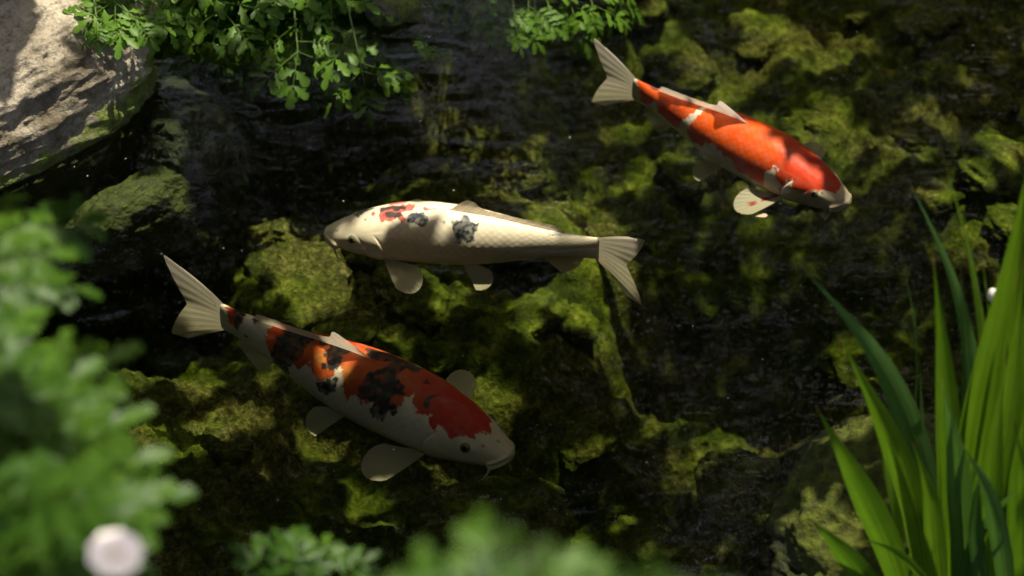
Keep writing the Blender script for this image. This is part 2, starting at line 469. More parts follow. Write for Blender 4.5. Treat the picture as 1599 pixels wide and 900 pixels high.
class KoiShape:
    """snout at s=0, root of the tail at s=1; th=0 on the back, +th to the fish's right"""
    def __init__(self, snout, mid, tail, roll=0.0, fat=1.0):
        self.a, self.b, self.c = (np.asarray(v, float) for v in (snout, mid, tail))
        tt = np.linspace(0, 1, 200); p = self.curve(tt)
        seg = np.linalg.norm(np.diff(p, axis=0), axis=1); self.arc = np.concatenate([[0], np.cumsum(seg)])
        self.L = self.arc[-1]; self.tt = tt; self.roll = roll; self.fat = fat
    def curve(self, t):
        t = np.asarray(t)[:, None]; q = 2 * self.b - 0.5 * (self.a + self.c)
        return (1-t)**2 * self.a + 2*t*(1-t) * q + t*t * self.c
    def frame(self, s):
        s = np.atleast_1d(s).astype(float); t = np.interp(s * self.L, self.arc, self.tt)
        p = self.curve(t); e = 1e-3
        f = self.curve(np.clip(t - e, 0, 1)) - self.curve(np.clip(t + e, 0, 1)); f /= np.linalg.norm(f, axis=1)[:, None]
        r = np.cross(f, np.array([0, 0, 1.0])); r /= np.linalg.norm(r, axis=1)[:, None]
        u = np.cross(r, f)
        c, sn = np.cos(self.roll), np.sin(self.roll)
        return p, f, r * c + u * sn, u * c - r * sn
    def point(self, s, th):
        s = np.asarray(s, float); th = np.asarray(th, float); p, f, r, u = self.frame(s); L = self.L
        q = np.sqrt(np.clip(s, 0, 1)); qs = np.sqrt(PROF_S)
        T = smooth_interp(q, qs, PROF_T) * self.fat; B = smooth_interp(q, qs, PROF_B) * self.fat; W = smooth_interp(q, qs, PROF_W) * self.fat
        cs, sn = np.cos(th), np.sin(th)
        y = W * np.sign(sn) * np.abs(sn) ** 0.92
        z = np.where(cs > 0, T * np.abs(cs) ** 0.95, -B * np.abs(cs) ** 0.88)
        z0 = -0.026 * (1 - sstep(0.0, 0.34, s)) + 0.006 * sstep(0.6, 1.0, s)
        # head relief: gill cover, lips, brow over the eye
        zz = z
        sop = 0.232 - 7.0 * (zz + 0.022) ** 2
        inside = sstep(-0.075, 0.0, s - sop) * (s < sop)
        side = sstep(0.20, 0.55, np.abs(sn)) * (1 - sstep(0.020, 0.060, zz))
        k = 1 + 0.055 * inside * side - 0.045 * side * np.exp(-((s - sop - 0.004) / 0.005) ** 2)
        pre = np.exp(-((s - sop + 0.07) / 0.006) ** 2) * side
        k = k - 0.02 * pre
        brow = np.exp(-((s - 0.098) / 0.022) ** 2 - ((np.abs(th) - 1.12) / 0.22) ** 2)
        k = k + 0.06 * brow
        zm = 0.003 - 0.40 * s
        front = 1 - sstep(0.045, 0.062, s)
        k = k + front * (0.22 * np.exp(-((zz - zm - 0.009) / 0.007) ** 2) + 0.28 * np.exp(-((zz - zm + 0.009) / 0.007) ** 2) - 0.34 * np.exp(-((zz - zm) / 0.0030) ** 2)) * sstep(0.0, 0.006, s)
        nape = np.exp(-((s - 0.205) / 0.03) ** 2) * (np.abs(th) < 0.9)
        k = k - 0.012 * nape
        y = y * k; z = z * k + z0
        return p + L * (y[:, None] * r + z[:, None] * u)
    def surface(self, ns=460, nt=250):
        s = np.linspace(0, 1, ns) ** 1.35; th = np.linspace(-np.pi, np.pi, nt, endpoint=False)
        S, TH = np.meshgrid(s, th, indexing='ij')
        return self.point(S.ravel(), TH.ravel()), S.ravel(), TH.ravel(), ns, nt
FISH = {
    'tricolour': KoiShape(Pz(801, 703, -0.14), Pz(566, 602, -0.14), Pz(348, 497, -0.14), R(0)),
    'white': KoiShape(Pz(505, 356, -0.10), Pz(712, 369, -0.10), Pz(936, 391, -0.10), R(0)),
    'orange': KoiShape(Pz(1328, 310, -0.08), Pz(1152, 226, -0.08), Pz(990, 141, -0.08), R(0)),
}
#KOI-END

# skin patterns in fish coordinates (s along the body, angle round it)
TRI = {
    'red_tail': [(0.978,-0.42),(0.928,-0.52),(0.912,0.38),(0.925,1.45),(0.96,1.33),(0.973,0.89)],
    'red_edge': [(0.813,-0.56),(0.813,0.8),(0.8,1.33),(0.782,1.61),(0.752,1.62),(0.717,1.12),(0.665,1.34),(0.629,0.86),(0.605,1.12),(0.589,1.31),(0.558,1.08),(0.54,0.68),(0.524,0.61),(0.505,1.03),(0.485,1.29),(0.456,1.03),(0.432,1.2),(0.406,0.99),(0.358,1.06),(0.331,1.01),(0.307,0.63),(0.299,0.33),(0.281,0.58),(0.26,0.84),(0.226,0.61),(0.217,0.93),(0.201,0.96),(0.176,0.79),(0.156,1.06),(0.131,0.8),(0.098,0.68),(0.092,0.26),(0.063,0.09),(0.069,-0.87),(0.095,-1.08),(0.128,-0.94)],
    'b1': [(0.765,-0.17),(0.71,-0.28),(0.668,0.1),(0.68,0.45),(0.678,0.79),(0.705,1.15),(0.717,1.71),(0.759,2.16),(0.77,1.5),(0.767,0.94),(0.754,0.4)],
    'b2': [(0.62,-0.09),(0.542,-0.09),(0.556,0.26),(0.579,0.47),(0.6,0.35),(0.593,0.14)],
    'b3': [(0.563,0.45),(0.542,0.31),(0.533,0.52),(0.556,0.7),(0.57,0.61)],
    'b4': [(0.589,1.31),(0.535,0.94),(0.533,1.22),(0.551,1.43),(0.582,1.45)],
    'b5': [(0.4,0.0),(0.372,0.03),(0.37,0.33),(0.335,0.42),(0.339,0.61),(0.356,0.75),(0.354,1.05),(0.368,1.26),(0.391,1.27),(0.4,1.12),(0.389,0.96),(0.408,0.96),(0.43,1.05),(0.441,0.86),(0.43,0.51),(0.408,0.31)],
    'b6': [(0.264,0.3),(0.241,0.03),(0.243,0.3),(0.247,0.47),(0.258,0.45)],
    'b7': [(0.952,-0.49),(0.928,-0.54),(0.914,0.58),(0.925,1.33),(0.936,0.99),(0.946,0.24)],
    'b8': [(0.878,0.14),(0.865,-0.51),(0.865,0.44)],
    'b10': [(0.487,-0.26),(0.432,-0.59),(0.349,-0.49),(0.351,-0.23),(0.415,-0.19),(0.456,-0.1)],
    'dots': [(0.891,1.52),(0.624,0.07),(0.579,0.75),(0.333,0.98),(0.287,-0.14)],
    'nostril': [(0.071,0.77),(0.044,0.1)],
    'yellow': [(0.6,0.54),(0.499,0.7),(0.687,0.35),(0.428,0.4)],
}
WHI = {
    'b1': [(0.11,0.45),(0.135,0.7),(0.178,0.38),(0.146,0.19),(0.131,0.0)],
    'rdots': [(0.071,0.68),(0.182,0.03)],
    'r2': [(0.21,0.14),(0.256,0.17),(0.331,0.14),(0.327,-0.07),(0.285,-0.14),(0.307,-0.47),(0.291,-0.51),(0.279,-0.31),(0.264,-0.44),(0.221,-0.38)],
    'b3': [(0.226,-0.09),(0.251,-0.07),(0.285,-0.14),(0.297,-0.3),(0.272,-0.37),(0.251,-0.38),(0.232,-0.26)],
    'b3b': [(0.21,0.21),(0.256,0.17),(0.299,0.1),(0.293,-0.05),(0.251,0.0),(0.215,0.02)],
    'b4': [(0.325,-0.26),(0.345,-0.21),(0.362,-0.17),(0.385,-0.35),(0.383,-0.56),(0.368,-0.66),(0.351,-0.59),(0.325,-0.56),(0.317,-0.44)],
    'b5': [(0.478,-0.42),(0.508,-0.38),(0.508,-0.14),(0.528,-0.16),(0.544,-0.42),(0.568,-0.38),(0.568,-0.7),(0.556,-0.79),(0.558,-1.03),(0.537,-1.12),(0.512,-1.01),(0.51,-1.2),(0.496,-1.13),(0.492,-0.93),(0.481,-0.73)],
    'b6': [(0.823,-0.14),(0.862,0.0),(0.854,-0.44),(0.831,-0.44)],
    'nostril': [(0.053,-0.58)],
    'dots': [(0.158,-0.24),(0.447,-0.49)],
}
ORA = {
    'r1': [(0.986,-0.31),(0.965,1.17),(0.938,2.11),(0.906,1.97),(0.87,1.17),(0.854,1.76),(0.81,1.82),(0.772,1.94),(0.737,1.68),(0.722,1.2),(0.687,0.77),(0.66,-0.12)],
    'r2': [(0.644,-0.03),(0.656,0.66),(0.685,1.2),(0.678,1.57),(0.646,1.9),(0.589,1.55),(0.565,1.26),(0.535,1.29),(0.51,1.43),(0.476,1.45),(0.447,1.45),(0.426,1.73),(0.368,1.75),(0.311,1.94),(0.305,1.48),(0.297,1.19),(0.266,0.89),(0.27,1.15),(0.228,1.59),(0.215,1.22),(0.201,0.94),(0.183,1.33),(0.163,1.33),(0.122,1.27),(0.096,0.75),(0.076,0.68),(0.044,0.4),(0.052,-0.24),(0.08,-0.96),(0.119,-0.98)],
    'b1': [(0.928,-0.4),(0.912,-0.45),(0.885,-0.47),(0.885,-0.23),(0.904,0.35)],
    'b2': [(0.631,0.14),(0.612,-0.03),(0.589,0.0),(0.596,0.35)],
    'nostril': [(0.089,0.94)],
}

def inpoly(s, th, poly):
    P = np.array(poly); P = P * np.array([1.0, 0.11]); x, y = s, th * 0.11
    r = np.zeros(len(s), bool); j = len(P) - 1
    for i in range(len(P)):
        xi, yi = P[i]; xj, yj = P[j]
        c = ((yi > y) != (yj > y)) & (x < (xj - xi) * (y - yi) / (yj - yi + 1e-12) + xi)
        r ^= c; j = i
    return r
def cover(S, TH, polys, seed, amp=1.0):
    a0, b0 = S, TH * 0.11
    q = np.stack([a0 * 0.8 + b0 * 0.6, b0 * 0.8 - a0 * 0.6, 0.7 * a0 + 0.5 * b0 + 0.13], -1)
    acc = np.zeros(len(S))
    n_ = lambda k: 0.0085 * vnoise(q * 48, seed + k) + 0.0050 * vnoise(q * 105 + 3.3, seed + k + 9) + 0.0028 * vnoise(q * 240 + 7.1, seed + k + 17)
    ws = amp * n_(0); wt = amp * n_(2) / 0.11
    taps = ((0, 0), (.0014, .006), (-.0014, -.006), (.0014, -.012), (-.0014, .012), (0, .018), (0, -.018), (.0024, 0), (-.0024, 0))
    for a, b in taps:
        m = np.zeros(len(S), bool)
        for p in polys: m |= inpoly(S + ws + a, TH + wt + b, p)
        acc += m
    return acc / len(taps)
def disc(c, r):
    return [(c[0] + r * math.cos(a), c[1] + r / 0.11 * math.sin(a)) for a in np.linspace(0, 2 * math.pi, 9)[:-1]]
WHITE = np.array([0.82, 0.69, 0.56]); RED = np.array([0.56, 0.030, 0.018]); ORANGE = np.array([0.72, 0.115, 0.012]); BLACK = np.array([0.022, 0.024, 0.030]); YEL = np.array([0.62, 0.26, 0.05])
def lerp(a, b, f): return a * (1 - f[:, None]) + b * f[:, None]
def common(C, S, TH, head=(0.79, 0.64, 0.50)):
    C = lerp(C, np.array(head)[None] + 0 * C, 1 - sstep(0.16, 0.25, S))
    return C
def pattern_tri(S, TH):
    q = np.stack([S * 0.8 + TH * 0.066, TH * 0.088 - S * 0.6, 0.6 * S - 0.05 * TH + np.ones_like(S)], -1)
    C = np.tile(WHITE, (len(S), 1)); C = common(C, S, TH)
    edge = TRI['red_edge'][:33]
    far = [(0.10, -0.75), (0.15, -0.95), (0.215, -0.80), (0.26, -1.0), (0.33, -0.9), (0.345, -0.55), (0.385, -0.75), (0.43, -1.05), (0.52, -1.1), (0.60, -0.9), (0.70, -1.15), (0.78, -0.9), (0.815, -0.5)]
    body = edge + far
    tail = [(0.975, -0.9), (0.93, -1.2), (0.912, 0.38), (0.925, 1.45), (0.96, 1.33), (0.975, 0.8)]
    f = cover(S, TH, [body, tail], 31)
    hue = np.clip(sstep(0.20, 0.34, S) * (0.75 + 0.6 * fbm(q * 14, 3, 41)), 0, 1)
    base = lerp(np.tile(RED, (len(S), 1)), np.tile(ORANGE * 0.8, (len(S), 1)), hue)
    yl = np.zeros(len(S))
    for c in TRI['yellow'][:3]: yl = np.maximum(yl, np.exp(-((S - c[0]) / 0.022) ** 2 - ((TH - c[1]) / 0.22) ** 2))
    base = lerp(base, np.tile(YEL, (len(S), 1)), np.clip(yl * (0.9 + 0.6 * vnoise(q * 60, 47)), 0, 0.9))
    C = lerp(C, base, f)
    blk = [TRI[k] for k in ('b1', 'b2', 'b3', 'b4', 'b5', 'b6', 'b7', 'b8', 'b10')] + [disc(c, r) for c, r in zip(TRI['dots'], (.008, .009, .008, .012, .009))]
    blk = [[(np.mean([a for a, _ in P]) + 1.32 * (x - np.mean([a for a, _ in P])), np.mean([b for _, b in P]) + 1.32 * (y - np.mean([b for _, b in P]))) for x, y in P] for P in blk]
    blk += [[(0.72, -0.5), (0.66, -0.5), (0.64, -1.0), (0.70, -1.2)]]
    C = lerp(C, np.tile(BLACK, (len(S), 1)), cover(S, TH, blk, 51, 0.7) * np.clip(0.95 + 0.4 * vnoise(q * 70, 52), 0.6, 1))
    for c in TRI['nostril']: C = lerp(C, np.tile(BLACK * 4, (len(S), 1)), np.exp(-(((S - c[0]) / .0045) ** 2 + ((TH - c[1]) * .075 / .0045) ** 2)))
    return C
def pattern_white(S, TH):
    q = np.stack([S * 0.8 + TH * 0.066, TH * 0.088 - S * 0.6, 0.6 * S - 0.05 * TH + np.ones_like(S) * 3], -1)
    C = np.tile(WHITE * 1.04, (len(S), 1)); C = common(C, S, TH, (0.80, 0.67, 0.55))
    grow = lambda P, k: [(np.mean([a for a, _ in P]) + k * (x - np.mean([a for a, _ in P])), np.mean([b for _, b in P]) + k * (y - np.mean([b for _, b in P]))) for x, y in P]
    red = [grow(WHI['r2'], 1.15)] + [disc(WHI['rdots'][0], .007), [(0.172, 0.12), (0.190, 0.14), (0.194, -0.06), (0.176, -0.10)], [(0.36, 0.06), (0.42, 0.05), (0.42, 0.0), (0.36, -0.02)],
           [(0.23, 0.3), (0.30, 0.3), (0.31, 0.7), (0.25, 0.8)]]
    C = lerp(C, np.tile(RED * np.array([0.95, 2.0, 3.0]), (len(S), 1)), cover(S, TH, red, 61) * 0.9)
    b = [grow(WHI['b1'], 1.15), WHI['b3'], grow(WHI['b3b'], 1.2)]
    C = lerp(C, np.tile(BLACK * 1.3, (len(S), 1)), cover(S, TH, b, 66, 0.7) * 0.94)
    b = [grow(WHI['b4'], 1.15), grow(WHI['b5'], 1.05)]
    C = lerp(C, np.tile(np.array([0.032, 0.040, 0.062]), (len(S), 1)), cover(S, TH, b, 71, 0.6) * np.clip(0.92 + 0.5 * vnoise(q * 85, 72), 0.75, 1))
    C = lerp(C, np.tile(np.array([0.25, 0.27, 0.31]), (len(S), 1)), cover(S, TH, [WHI['b6'], [(0.60, 0.5), (0.66, 0.5), (0.65, 0.9), (0.60, 0.9)]], 75, 1.1) * 0.8)
    for c in WHI['nostril'] + WHI['dots']: C = lerp(C, np.tile(BLACK * 5, (len(S), 1)), 0.9 * np.exp(-(((S - c[0]) / .005) ** 2 + ((TH - c[1]) * .08 / .005) ** 2)))
    return C
def pattern_orange(S, TH):
    q = np.stack([S * 0.8 + TH * 0.066, TH * 0.088 - S * 0.6, 0.6 * S - 0.05 * TH + np.ones_like(S) * 6], -1)
    C = np.tile(WHITE, (len(S), 1)); C = common(C, S, TH)
    r1 = [(0.985, 0.2), (0.968, 0.9), (0.955, 1.5), (0.938, 2.0), (0.906, 1.9), (0.87, 1.17), (0.854, 1.76), (0.81, 1.82), (0.772, 1.94), (0.737, 1.68), (0.722, 1.2), (0.687, 0.77), (0.662, -0.12), (0.66, -0.7), (0.74, -1.2), (0.83, -1.4), (0.90, -1.1), (0.97, -1.0), (0.985, -0.4)]
    r2 = ORA['r2'][:27] + [(0.060, -0.35), (0.085, -0.85), (0.13, -0.95), (0.19, -0.85), (0.24, -1.05), (0.32, -1.2), (0.355, -0.95), (0.40, -0.9), (0.46, -1.3), (0.56, -1.4), (0.63, -1.1), (0.645, -0.5)]
    f = cover(S, TH, [r1, r2], 81, 1.0)
    hue = np.clip(sstep(0.20, 0.36, S) * (0.8 + 0.25 * fbm(q * 12, 3, 84)) + 0.12, 0, 1)
    C = lerp(C, lerp(np.tile(np.array([0.60, 0.035, 0.012]), (len(S), 1)), np.tile(np.array([0.82, 0.095, 0.004]), (len(S), 1)), hue), f)
    C = lerp(C, np.tile(np.array([0.05, 0.02, 0.02]), (len(S), 1)), cover(S, TH, [ORA['b1'][:3] + [(0.885, 0.1), (0.915, 0.2)]], 85, 1.2) * 0.9)
    C = lerp(C, np.tile(np.array([0.26, 0.03, 0.02]), (len(S), 1)), cover(S, TH, [ORA['b2'], [(0.80, 0.3), (0.77, 0.2), (0.74, 0.9), (0.77, 1.0)]], 86, 1.2) * 0.6)  # shade on the back painted in as dark red patches
    for c in ORA['nostril']: C = lerp(C, np.tile(BLACK * 5, (len(S), 1)), np.exp(-(((S - c[0]) / .005) ** 2 + ((TH - c[1]) * .08 / .005) ** 2)))
    return C

def fin_mesh(root0, root1, dirs, lens, bend, nu=56, nv=20, ripple=0.0012, curl=None):
    """a fan of fin rays: root line root0-root1, direction and length of each ray, bend sideways"""
    u = np.linspace(0, 1, nu); v = np.linspace(0, 1, nv)
    root = root0[None] * (1 - u)[:, None] + root1[None] * u[:, None]
    D = dirs(u); Ln = lens(u)
    U, Vv = np.meshgrid(u, v, indexing='ij')
    P = root[:, None, :] + D[:, None, :] * (Ln[:, None] * v[None])[:, :, None]
    wav = ripple * np.sin(U * math.pi * 2 * 9 + 0.7) * Vv + ripple * 3.0 * np.sin(U * 7.0 + 2 * Vv) * Vv ** 2
    P = P + (bend[None, None] * (Vv ** 2)[:, :, None]) + (np.linalg.norm(bend) and (bend / np.linalg.norm(bend))[None, None] * wav[:, :, None])
    return P.reshape(-1, 3), grid_faces(nu, nv), U.ravel(), Vv.ravel()
def unit(v): v = np.asarray(v, float); return v / np.linalg.norm(v)

def build_koi(key, pattern, label, tail_yaw=0.0, fin_col=(0.80, 0.69, 0.58), pec_red=False, barbel=0.045, dorsal_lean=0.15, dorsal_h=1.35, pec_pose=(0.50, -0.12), near_side=1):
    K = FISH[key]; L = K.L
    root = empty('koi', K.frame(0.45)[0][0]); off = np.array(root.location)
    tag(root, label, 'fish', 'koi swimming in the pond')
    P, S, TH, ns, nt = K.surface()
    C = pattern(S, TH)
    F = grid_faces(ns, nt, True)
    cap = len(P); P = np.concatenate([P, K.frame(1.0)[0]]); C = np.concatenate([C, C[-1:]])
    uv = np.stack([np.concatenate([S, [1]]), np.concatenate([TH * 0.115, [0]])], -1)
    body = mesh_obj('body', P - off, F, M_KOI, root, colors=C, uvs=uv)
    def rel(s, th): return K.point(np.array([s]), np.array([th]))[0]
    def fin(name, m, colr=None, red=None):
        V, Fq, U, Vv = m
        c = np.tile(np.array(fin_col), (len(V), 1))
        if red is not None:
            f = np.zeros(len(V))
            for (a, b, r) in red: f = np.maximum(f, 1 - sstep(r * 0.5, r, np.hypot(U - a, Vv - b) + 0.06 * vnoise(np.stack([U * 25, Vv * 6, U * 0], -1), 5)))
            c = lerp(c, np.tile(np.array([0.62, 0.06, 0.015]), (len(V), 1)), f)
        return mesh_obj(name, V - off, Fq, M_FIN, root, colors=c, uvs=np.stack([U, Vv], -1))
    # tail fin
    p, f, r, u = (a[0] for a in K.frame(0.985))
    back = -f
    cy, sy = math.cos(tail_yaw), math.sin(tail_yaw)
    back2 = back * cy + r * sy
    def tdirs(uu):
        ph = (1 - 2 * uu) * R(34)
        return np.cos(ph)[:, None] * back2 + np.sin(ph)[:, None] * u
    def tlens(uu):
        a = np.abs(1 - 2 * uu); return L * (0.135 + 0.125 * a ** 1.3) * (1 - 0.34 * sstep(0.84, 1.0, a))
    zc = u * 0.006 * L
    fin('tail_fin', fin_mesh(p + zc + u * 0.048 * L, p + zc - u * 0.044 * L, tdirs, tlens, r * (0.02 * L + 0.10 * L * sy), 84, 24, 0.0003))
    # dorsal fin
    n = 90; su = np.linspace(0.455, 0.865, n)
    base = K.point(su, np.zeros(n)); pp, ff, rr, uu_ = K.frame(su)
    tt = np.linspace(0, 1, n)
    hgt = L * dorsal_h * (0.034 + 0.055 * np.exp(-((tt - 0.03) / 0.16) ** 2) + 0.008 * np.exp(-((tt - 0.8) / 0.2) ** 2)) * sstep(-0.03, 0.03, tt) * (1 - 0.55 * sstep(0.85, 1.0, tt))
    lean = R(48)
    d = uu_ * math.cos(lean) - ff * math.sin(lean) + rr * dorsal_lean
    nv = 16; vv = np.linspace(0, 1, nv)
    V = base[:, None, :] - uu_[:, None, :] * 0.004 * L + d[:, None, :] * (hgt[:, None] * vv)[:, :, None] + rr[:, None, :] * (0.0004 * np.sin(tt * 60)[:, None] * vv)[:, :, None]
    Ug, Vg = np.meshgrid(tt, vv, indexing='ij')
    fin('dorsal_fin', (V.reshape(-1, 3), grid_faces(n, nv), Ug.ravel(), Vg.ravel()))
    # paired fins
    for sg in (1, -1):
        p, f, r, u = (a[0] for a in K.frame(0.24)); back = -f
        pp_ = pec_pose if sg == near_side else (1.5, 0.18)
        e1 = unit(back * 0.90 + r * sg * pp_[0] + u * pp_[1]); out = unit(r * sg * 0.80 - u * 0.45 - back * 0.1)
        def pd(uu, e1=e1, out=out):
            ph = R(-8) + (1 - uu) * R(56)
            return np.cos(ph)[:, None] * e1 + np.sin(ph)[:, None] * out
        def pl(uu): return L * 0.165 * (0.52 + 0.48 * np.sin(np.clip(uu * 0.85 + 0.15, 0, 1) * math.pi) ** 0.7) * (1 - 0.12 * (1 - uu))
        a = rel(0.228, sg * 2.05); b = rel(0.272, sg * 2.25)
        red = [(0.45, 0.25, 0.16), (0.42, 0.58, 0.13), (0.55, 0.05, 0.2)] if (pec_red and sg > 0) else None
        fin('pectoral_fin', fin_mesh(a, b, pd, pl, unit(u) * 0.012 * L, 48, 20, 0.0004), red=red)
        p, f, r, u = (a_[0] for a_ in K.frame(0.53)); back = -f
        e1 = unit(back * 1.0 + r * sg * 0.22 - u * 0.22); out = unit(r * sg * 0.7 - u * 0.6)
        def vd(uu, e1=e1, out=out):
            ph = R(-8) + (1 - uu) * R(55); return np.cos(ph)[:, None] * e1 + np.sin(ph)[:, None] * out
        def vl(uu): return L * 0.100 * (0.55 + 0.45 * np.sin(np.clip(uu * 0.8 + 0.2, 0, 1) * math.pi) ** 0.7)
        fin('pelvic_fin', fin_mesh(rel(0.515, sg * 2.45), rel(0.555, sg * 2.6), vd, vl, unit(r) * sg * 0.008 * L, 40, 16, 0.0004))
    p, f, r, u = (a_[0] for a_ in K.frame(0.84)); back = -f
    def ad(uu):
        ph = R(8) + (1 - uu) * R(42); return np.cos(ph)[:, None] * back - np.sin(ph)[:, None] * u
    def al(uu): return L * 0.115 * (0.50 + 0.5 * np.sin(np.clip(uu * 0.5 + 0.3, 0, 1) * math.pi)) * (1 - 0.35 * uu)
    fin('anal_fin', fin_mesh(rel(0.795, math.pi), rel(0.885, math.pi), ad, al, r * 0.006 * L, 40, 16, 0.0004))
    # eyes, barbels
    for sg in (1, -1):
        c = rel(0.112, sg * 1.14); p, f, r, u = (a_[0] for a_ in K.frame(0.112))
        nrm = unit(r * sg * 0.86 + u * 0.38 + f * 0.2)
        V, Fq = cube_sphere(8)
        q = Vector(nrm).to_track_quat('Z', 'Y')
        eye = mesh_obj('eye', V * np.array([0.0150, 0.0150, 0.0085]) * L, Fq, M_EYE, root)
        eye.location = c - nrm * 0.0015 * L - off; eye.rotation_mode = 'QUATERNION'; eye.rotation_quaternion = q
        pu = mesh_obj('pupil', V * np.array([0.0078, 0.0078, 0.0032]) * L, Fq, M_PUPIL, eye); pu.location = (0, 0, 0.0066 * L)
        for (s0, t0, ln) in ((0.045, 2.0, 1.0), (0.03, 1.75, 0.55)):
            a = rel(s0, sg * t0); p, f, r, u = (a_[0] for a_ in K.frame(0.03))
            tt = np.linspace(0, 1, 8)[:, None]
            pts = a + L * barbel * ln * (tt * (-u * 0.9 + r * sg * 0.35) + tt ** 2 * (-f * 0.35))
            V2, F2 = tube(pts, np.linspace(0.0030, 0.0010, 8), 6)
            mesh_obj('barbel', V2 - off, F2, M_BARBEL, root)
    return root

build_koi('tricolour', pattern_tri, 'white koi with large red and black patches and a red head, in shade', tail_yaw=0.0, dorsal_lean=0.25)
build_koi('white', pattern_white, 'mostly white koi with few small blue-black spots and dark red marks behind its head', tail_yaw=R(-24), dorsal_lean=0.1, near_side=-1, dorsal_h=0.85)
build_koi('orange', pattern_orange, 'bright orange-red and white koi without large black patches, swimming in sunlight', tail_yaw=R(0), pec_red=True, dorsal_lean=0.3)

# ------------------------------------------------------------------ the large rocks of the setting
boulder('boulder', (-1.06, 0.385, 0.02), (0.86, 0.34, 0.40), R(44), 110, M_ROCK, 'large pale boulder with sunlit patches, mossy at its foot in the water', 3.6, 0.12, 0.05, 2)
boulder('boulder', (-1.18, 0.86, 0.14), (0.7, 0.34, 0.50), R(20), 60, M_ROCK_DARK, 'dark grey boulder behind the large pale boulder', 3.2, 0.08, 0.05, 5)
c = Pz(270, 205, -0.1)
boulder('boulder', (c[0] - 0.01, c[1] + 0.03, -0.17), (0.25, 0.30, 0.28), R(40), 60, M_MOSSDARK, 'dark green mossy boulder between the pale boulder and the shrub', 2.4, 0.10, 0.02, 8)
c = Pz(185, 300, -0.05)
boulder('stone', (c[0] + 0.0, c[1] + 0.05, -0.175), (0.26, 0.11, 0.19), R(36), 60, M_ROCK_DARK, 'brown stone under shallow water at the foot of the pale boulder', 2.8, 0.12, 0.05, 9, 'stone')
c = Pz(612, 28, 0.02)
boulder('stone', (c[0] + 0.0, c[1] + 0.05, -0.01), (0.11, 0.10, 0.09), R(30), 60, M_ROCK_DARK, 'grey stone at the water edge beneath the shrub', 2.6, 0.12, 0.04, 12, 'stone')
c = Pz(1400, 800, 0.0)
boulder('boulder', (c[0] + 0.06, c[1] - 0.06, -0.10), (0.62, 0.52, 0.46), R(-35), 90, M_MOSSY, 'yellow-green mossy boulder at the foot of the iris clump', 2.3, 0.10, 0.03, 15)

# ------------------------------------------------------------------ algae-covered stones on the pond bed
stone_meshes = []
for k in range(9):
    V, F = cube_sphere(16)
    pw = random.uniform(2.0, 3.0); r = (np.abs(V) ** pw).sum(1) ** (-1 / pw); P = V * r[:, None]
    d = 0.16 * fbm(P * 1.2 + k * 5, 2, k) + 0.13 * fbm(P * 3.5 + k, 3, k + 20) + 0.05 * fbm(P * 10, 2, k + 40)
    P = P * (1 + d)[:, None] * np.array([1.0, random.uniform(0.6, 0.95), random.uniform(0.28, 0.46)]) * 0.5
    stone_meshes.append(mesh_obj('bed_stone', P, F, M_BED, link=False))
spots = []
tries = 0
while len(spots) < 90 and tries < 6000:
    tries += 1
    x, y = random.uniform(-1.1, 1.25), random.uniform(-0.95, 1.45)
    if float(bank(np.array([x]), np.array([y]))[0]) > 0.25: continue
    s = random.choice([0.07, 0.09, 0.12, 0.15, 0.20, 0.26]) * random.uniform(0.8, 1.2)
    if any(math.hypot(x - a, y - b) < 0.42 * (s + c) for a, b, c in spots): continue
    spots.append((x, y, s))
for k, (x, y, s) in enumerate(spots):
    o = place('bed_stone', stone_meshes[k % 9])
    z = float(ground_z(np.array([x]), np.array([y]))[0])
    o.location = (x, y, z + 0.08 * s); o.scale = (s, s, s)
    o.rotation_euler = (random.uniform(-.3, .3), random.uniform(-.3, .3), random.uniform(0, 6.28))
    size = 'large' if s > 0.17 else ('middle-sized' if s > 0.10 else 'small')
    tag(o, size + ' algae-covered stone lying on the pond bed', 'stone', size + ' algae-covered stones on the pond bed')

# ------------------------------------------------------------------ herb leaves
def leaflet(base, direction, normal, ln, wd, lobes=3, n=12, fold=0.25, droop=0.25):
    x = unit(direction); nn = unit(normal - x * np.dot(normal, x)); y = np.cross(nn, x)
    V, F, SC = [], [], []
    for i in range(n + 1):
        t = i / n
        w = wd * (t ** 0.95) * (1 - t ** 3.2) * 1.75
        ph = (t * lobes) % 1.0
        if 0 < i < n: w *= 1.0 + 0.85 * (ph - 0.55)
        c = base + x * ln * t - nn * droop * ln * t * t
        for k, sg in ((0, -1), (1, 0), (2, 1)):
            fw = 0.10 * ln * (0.5 - abs(ph - 0.5)) * abs(sg)
            V.append(c + y * sg * w + nn * fold * abs(sg) * w + x * fw); SC.append((t, sg))
        if i:
            a = (i - 1) * 3; b = i * 3
            F += [(a, a + 1, b + 1, b), (a + 1, a + 2, b + 2, b + 1)]
    return np.array(V), np.array(F), np.array(SC, float)
def merge(parts):
    V, F, SC, off = [], [], [], 0
    for v, f, s in parts:
        V.append(v); F.append(f + off); SC.append(s); off += len(v)
    return np.concatenate(V), np.concatenate(F), np.concatenate(SC)
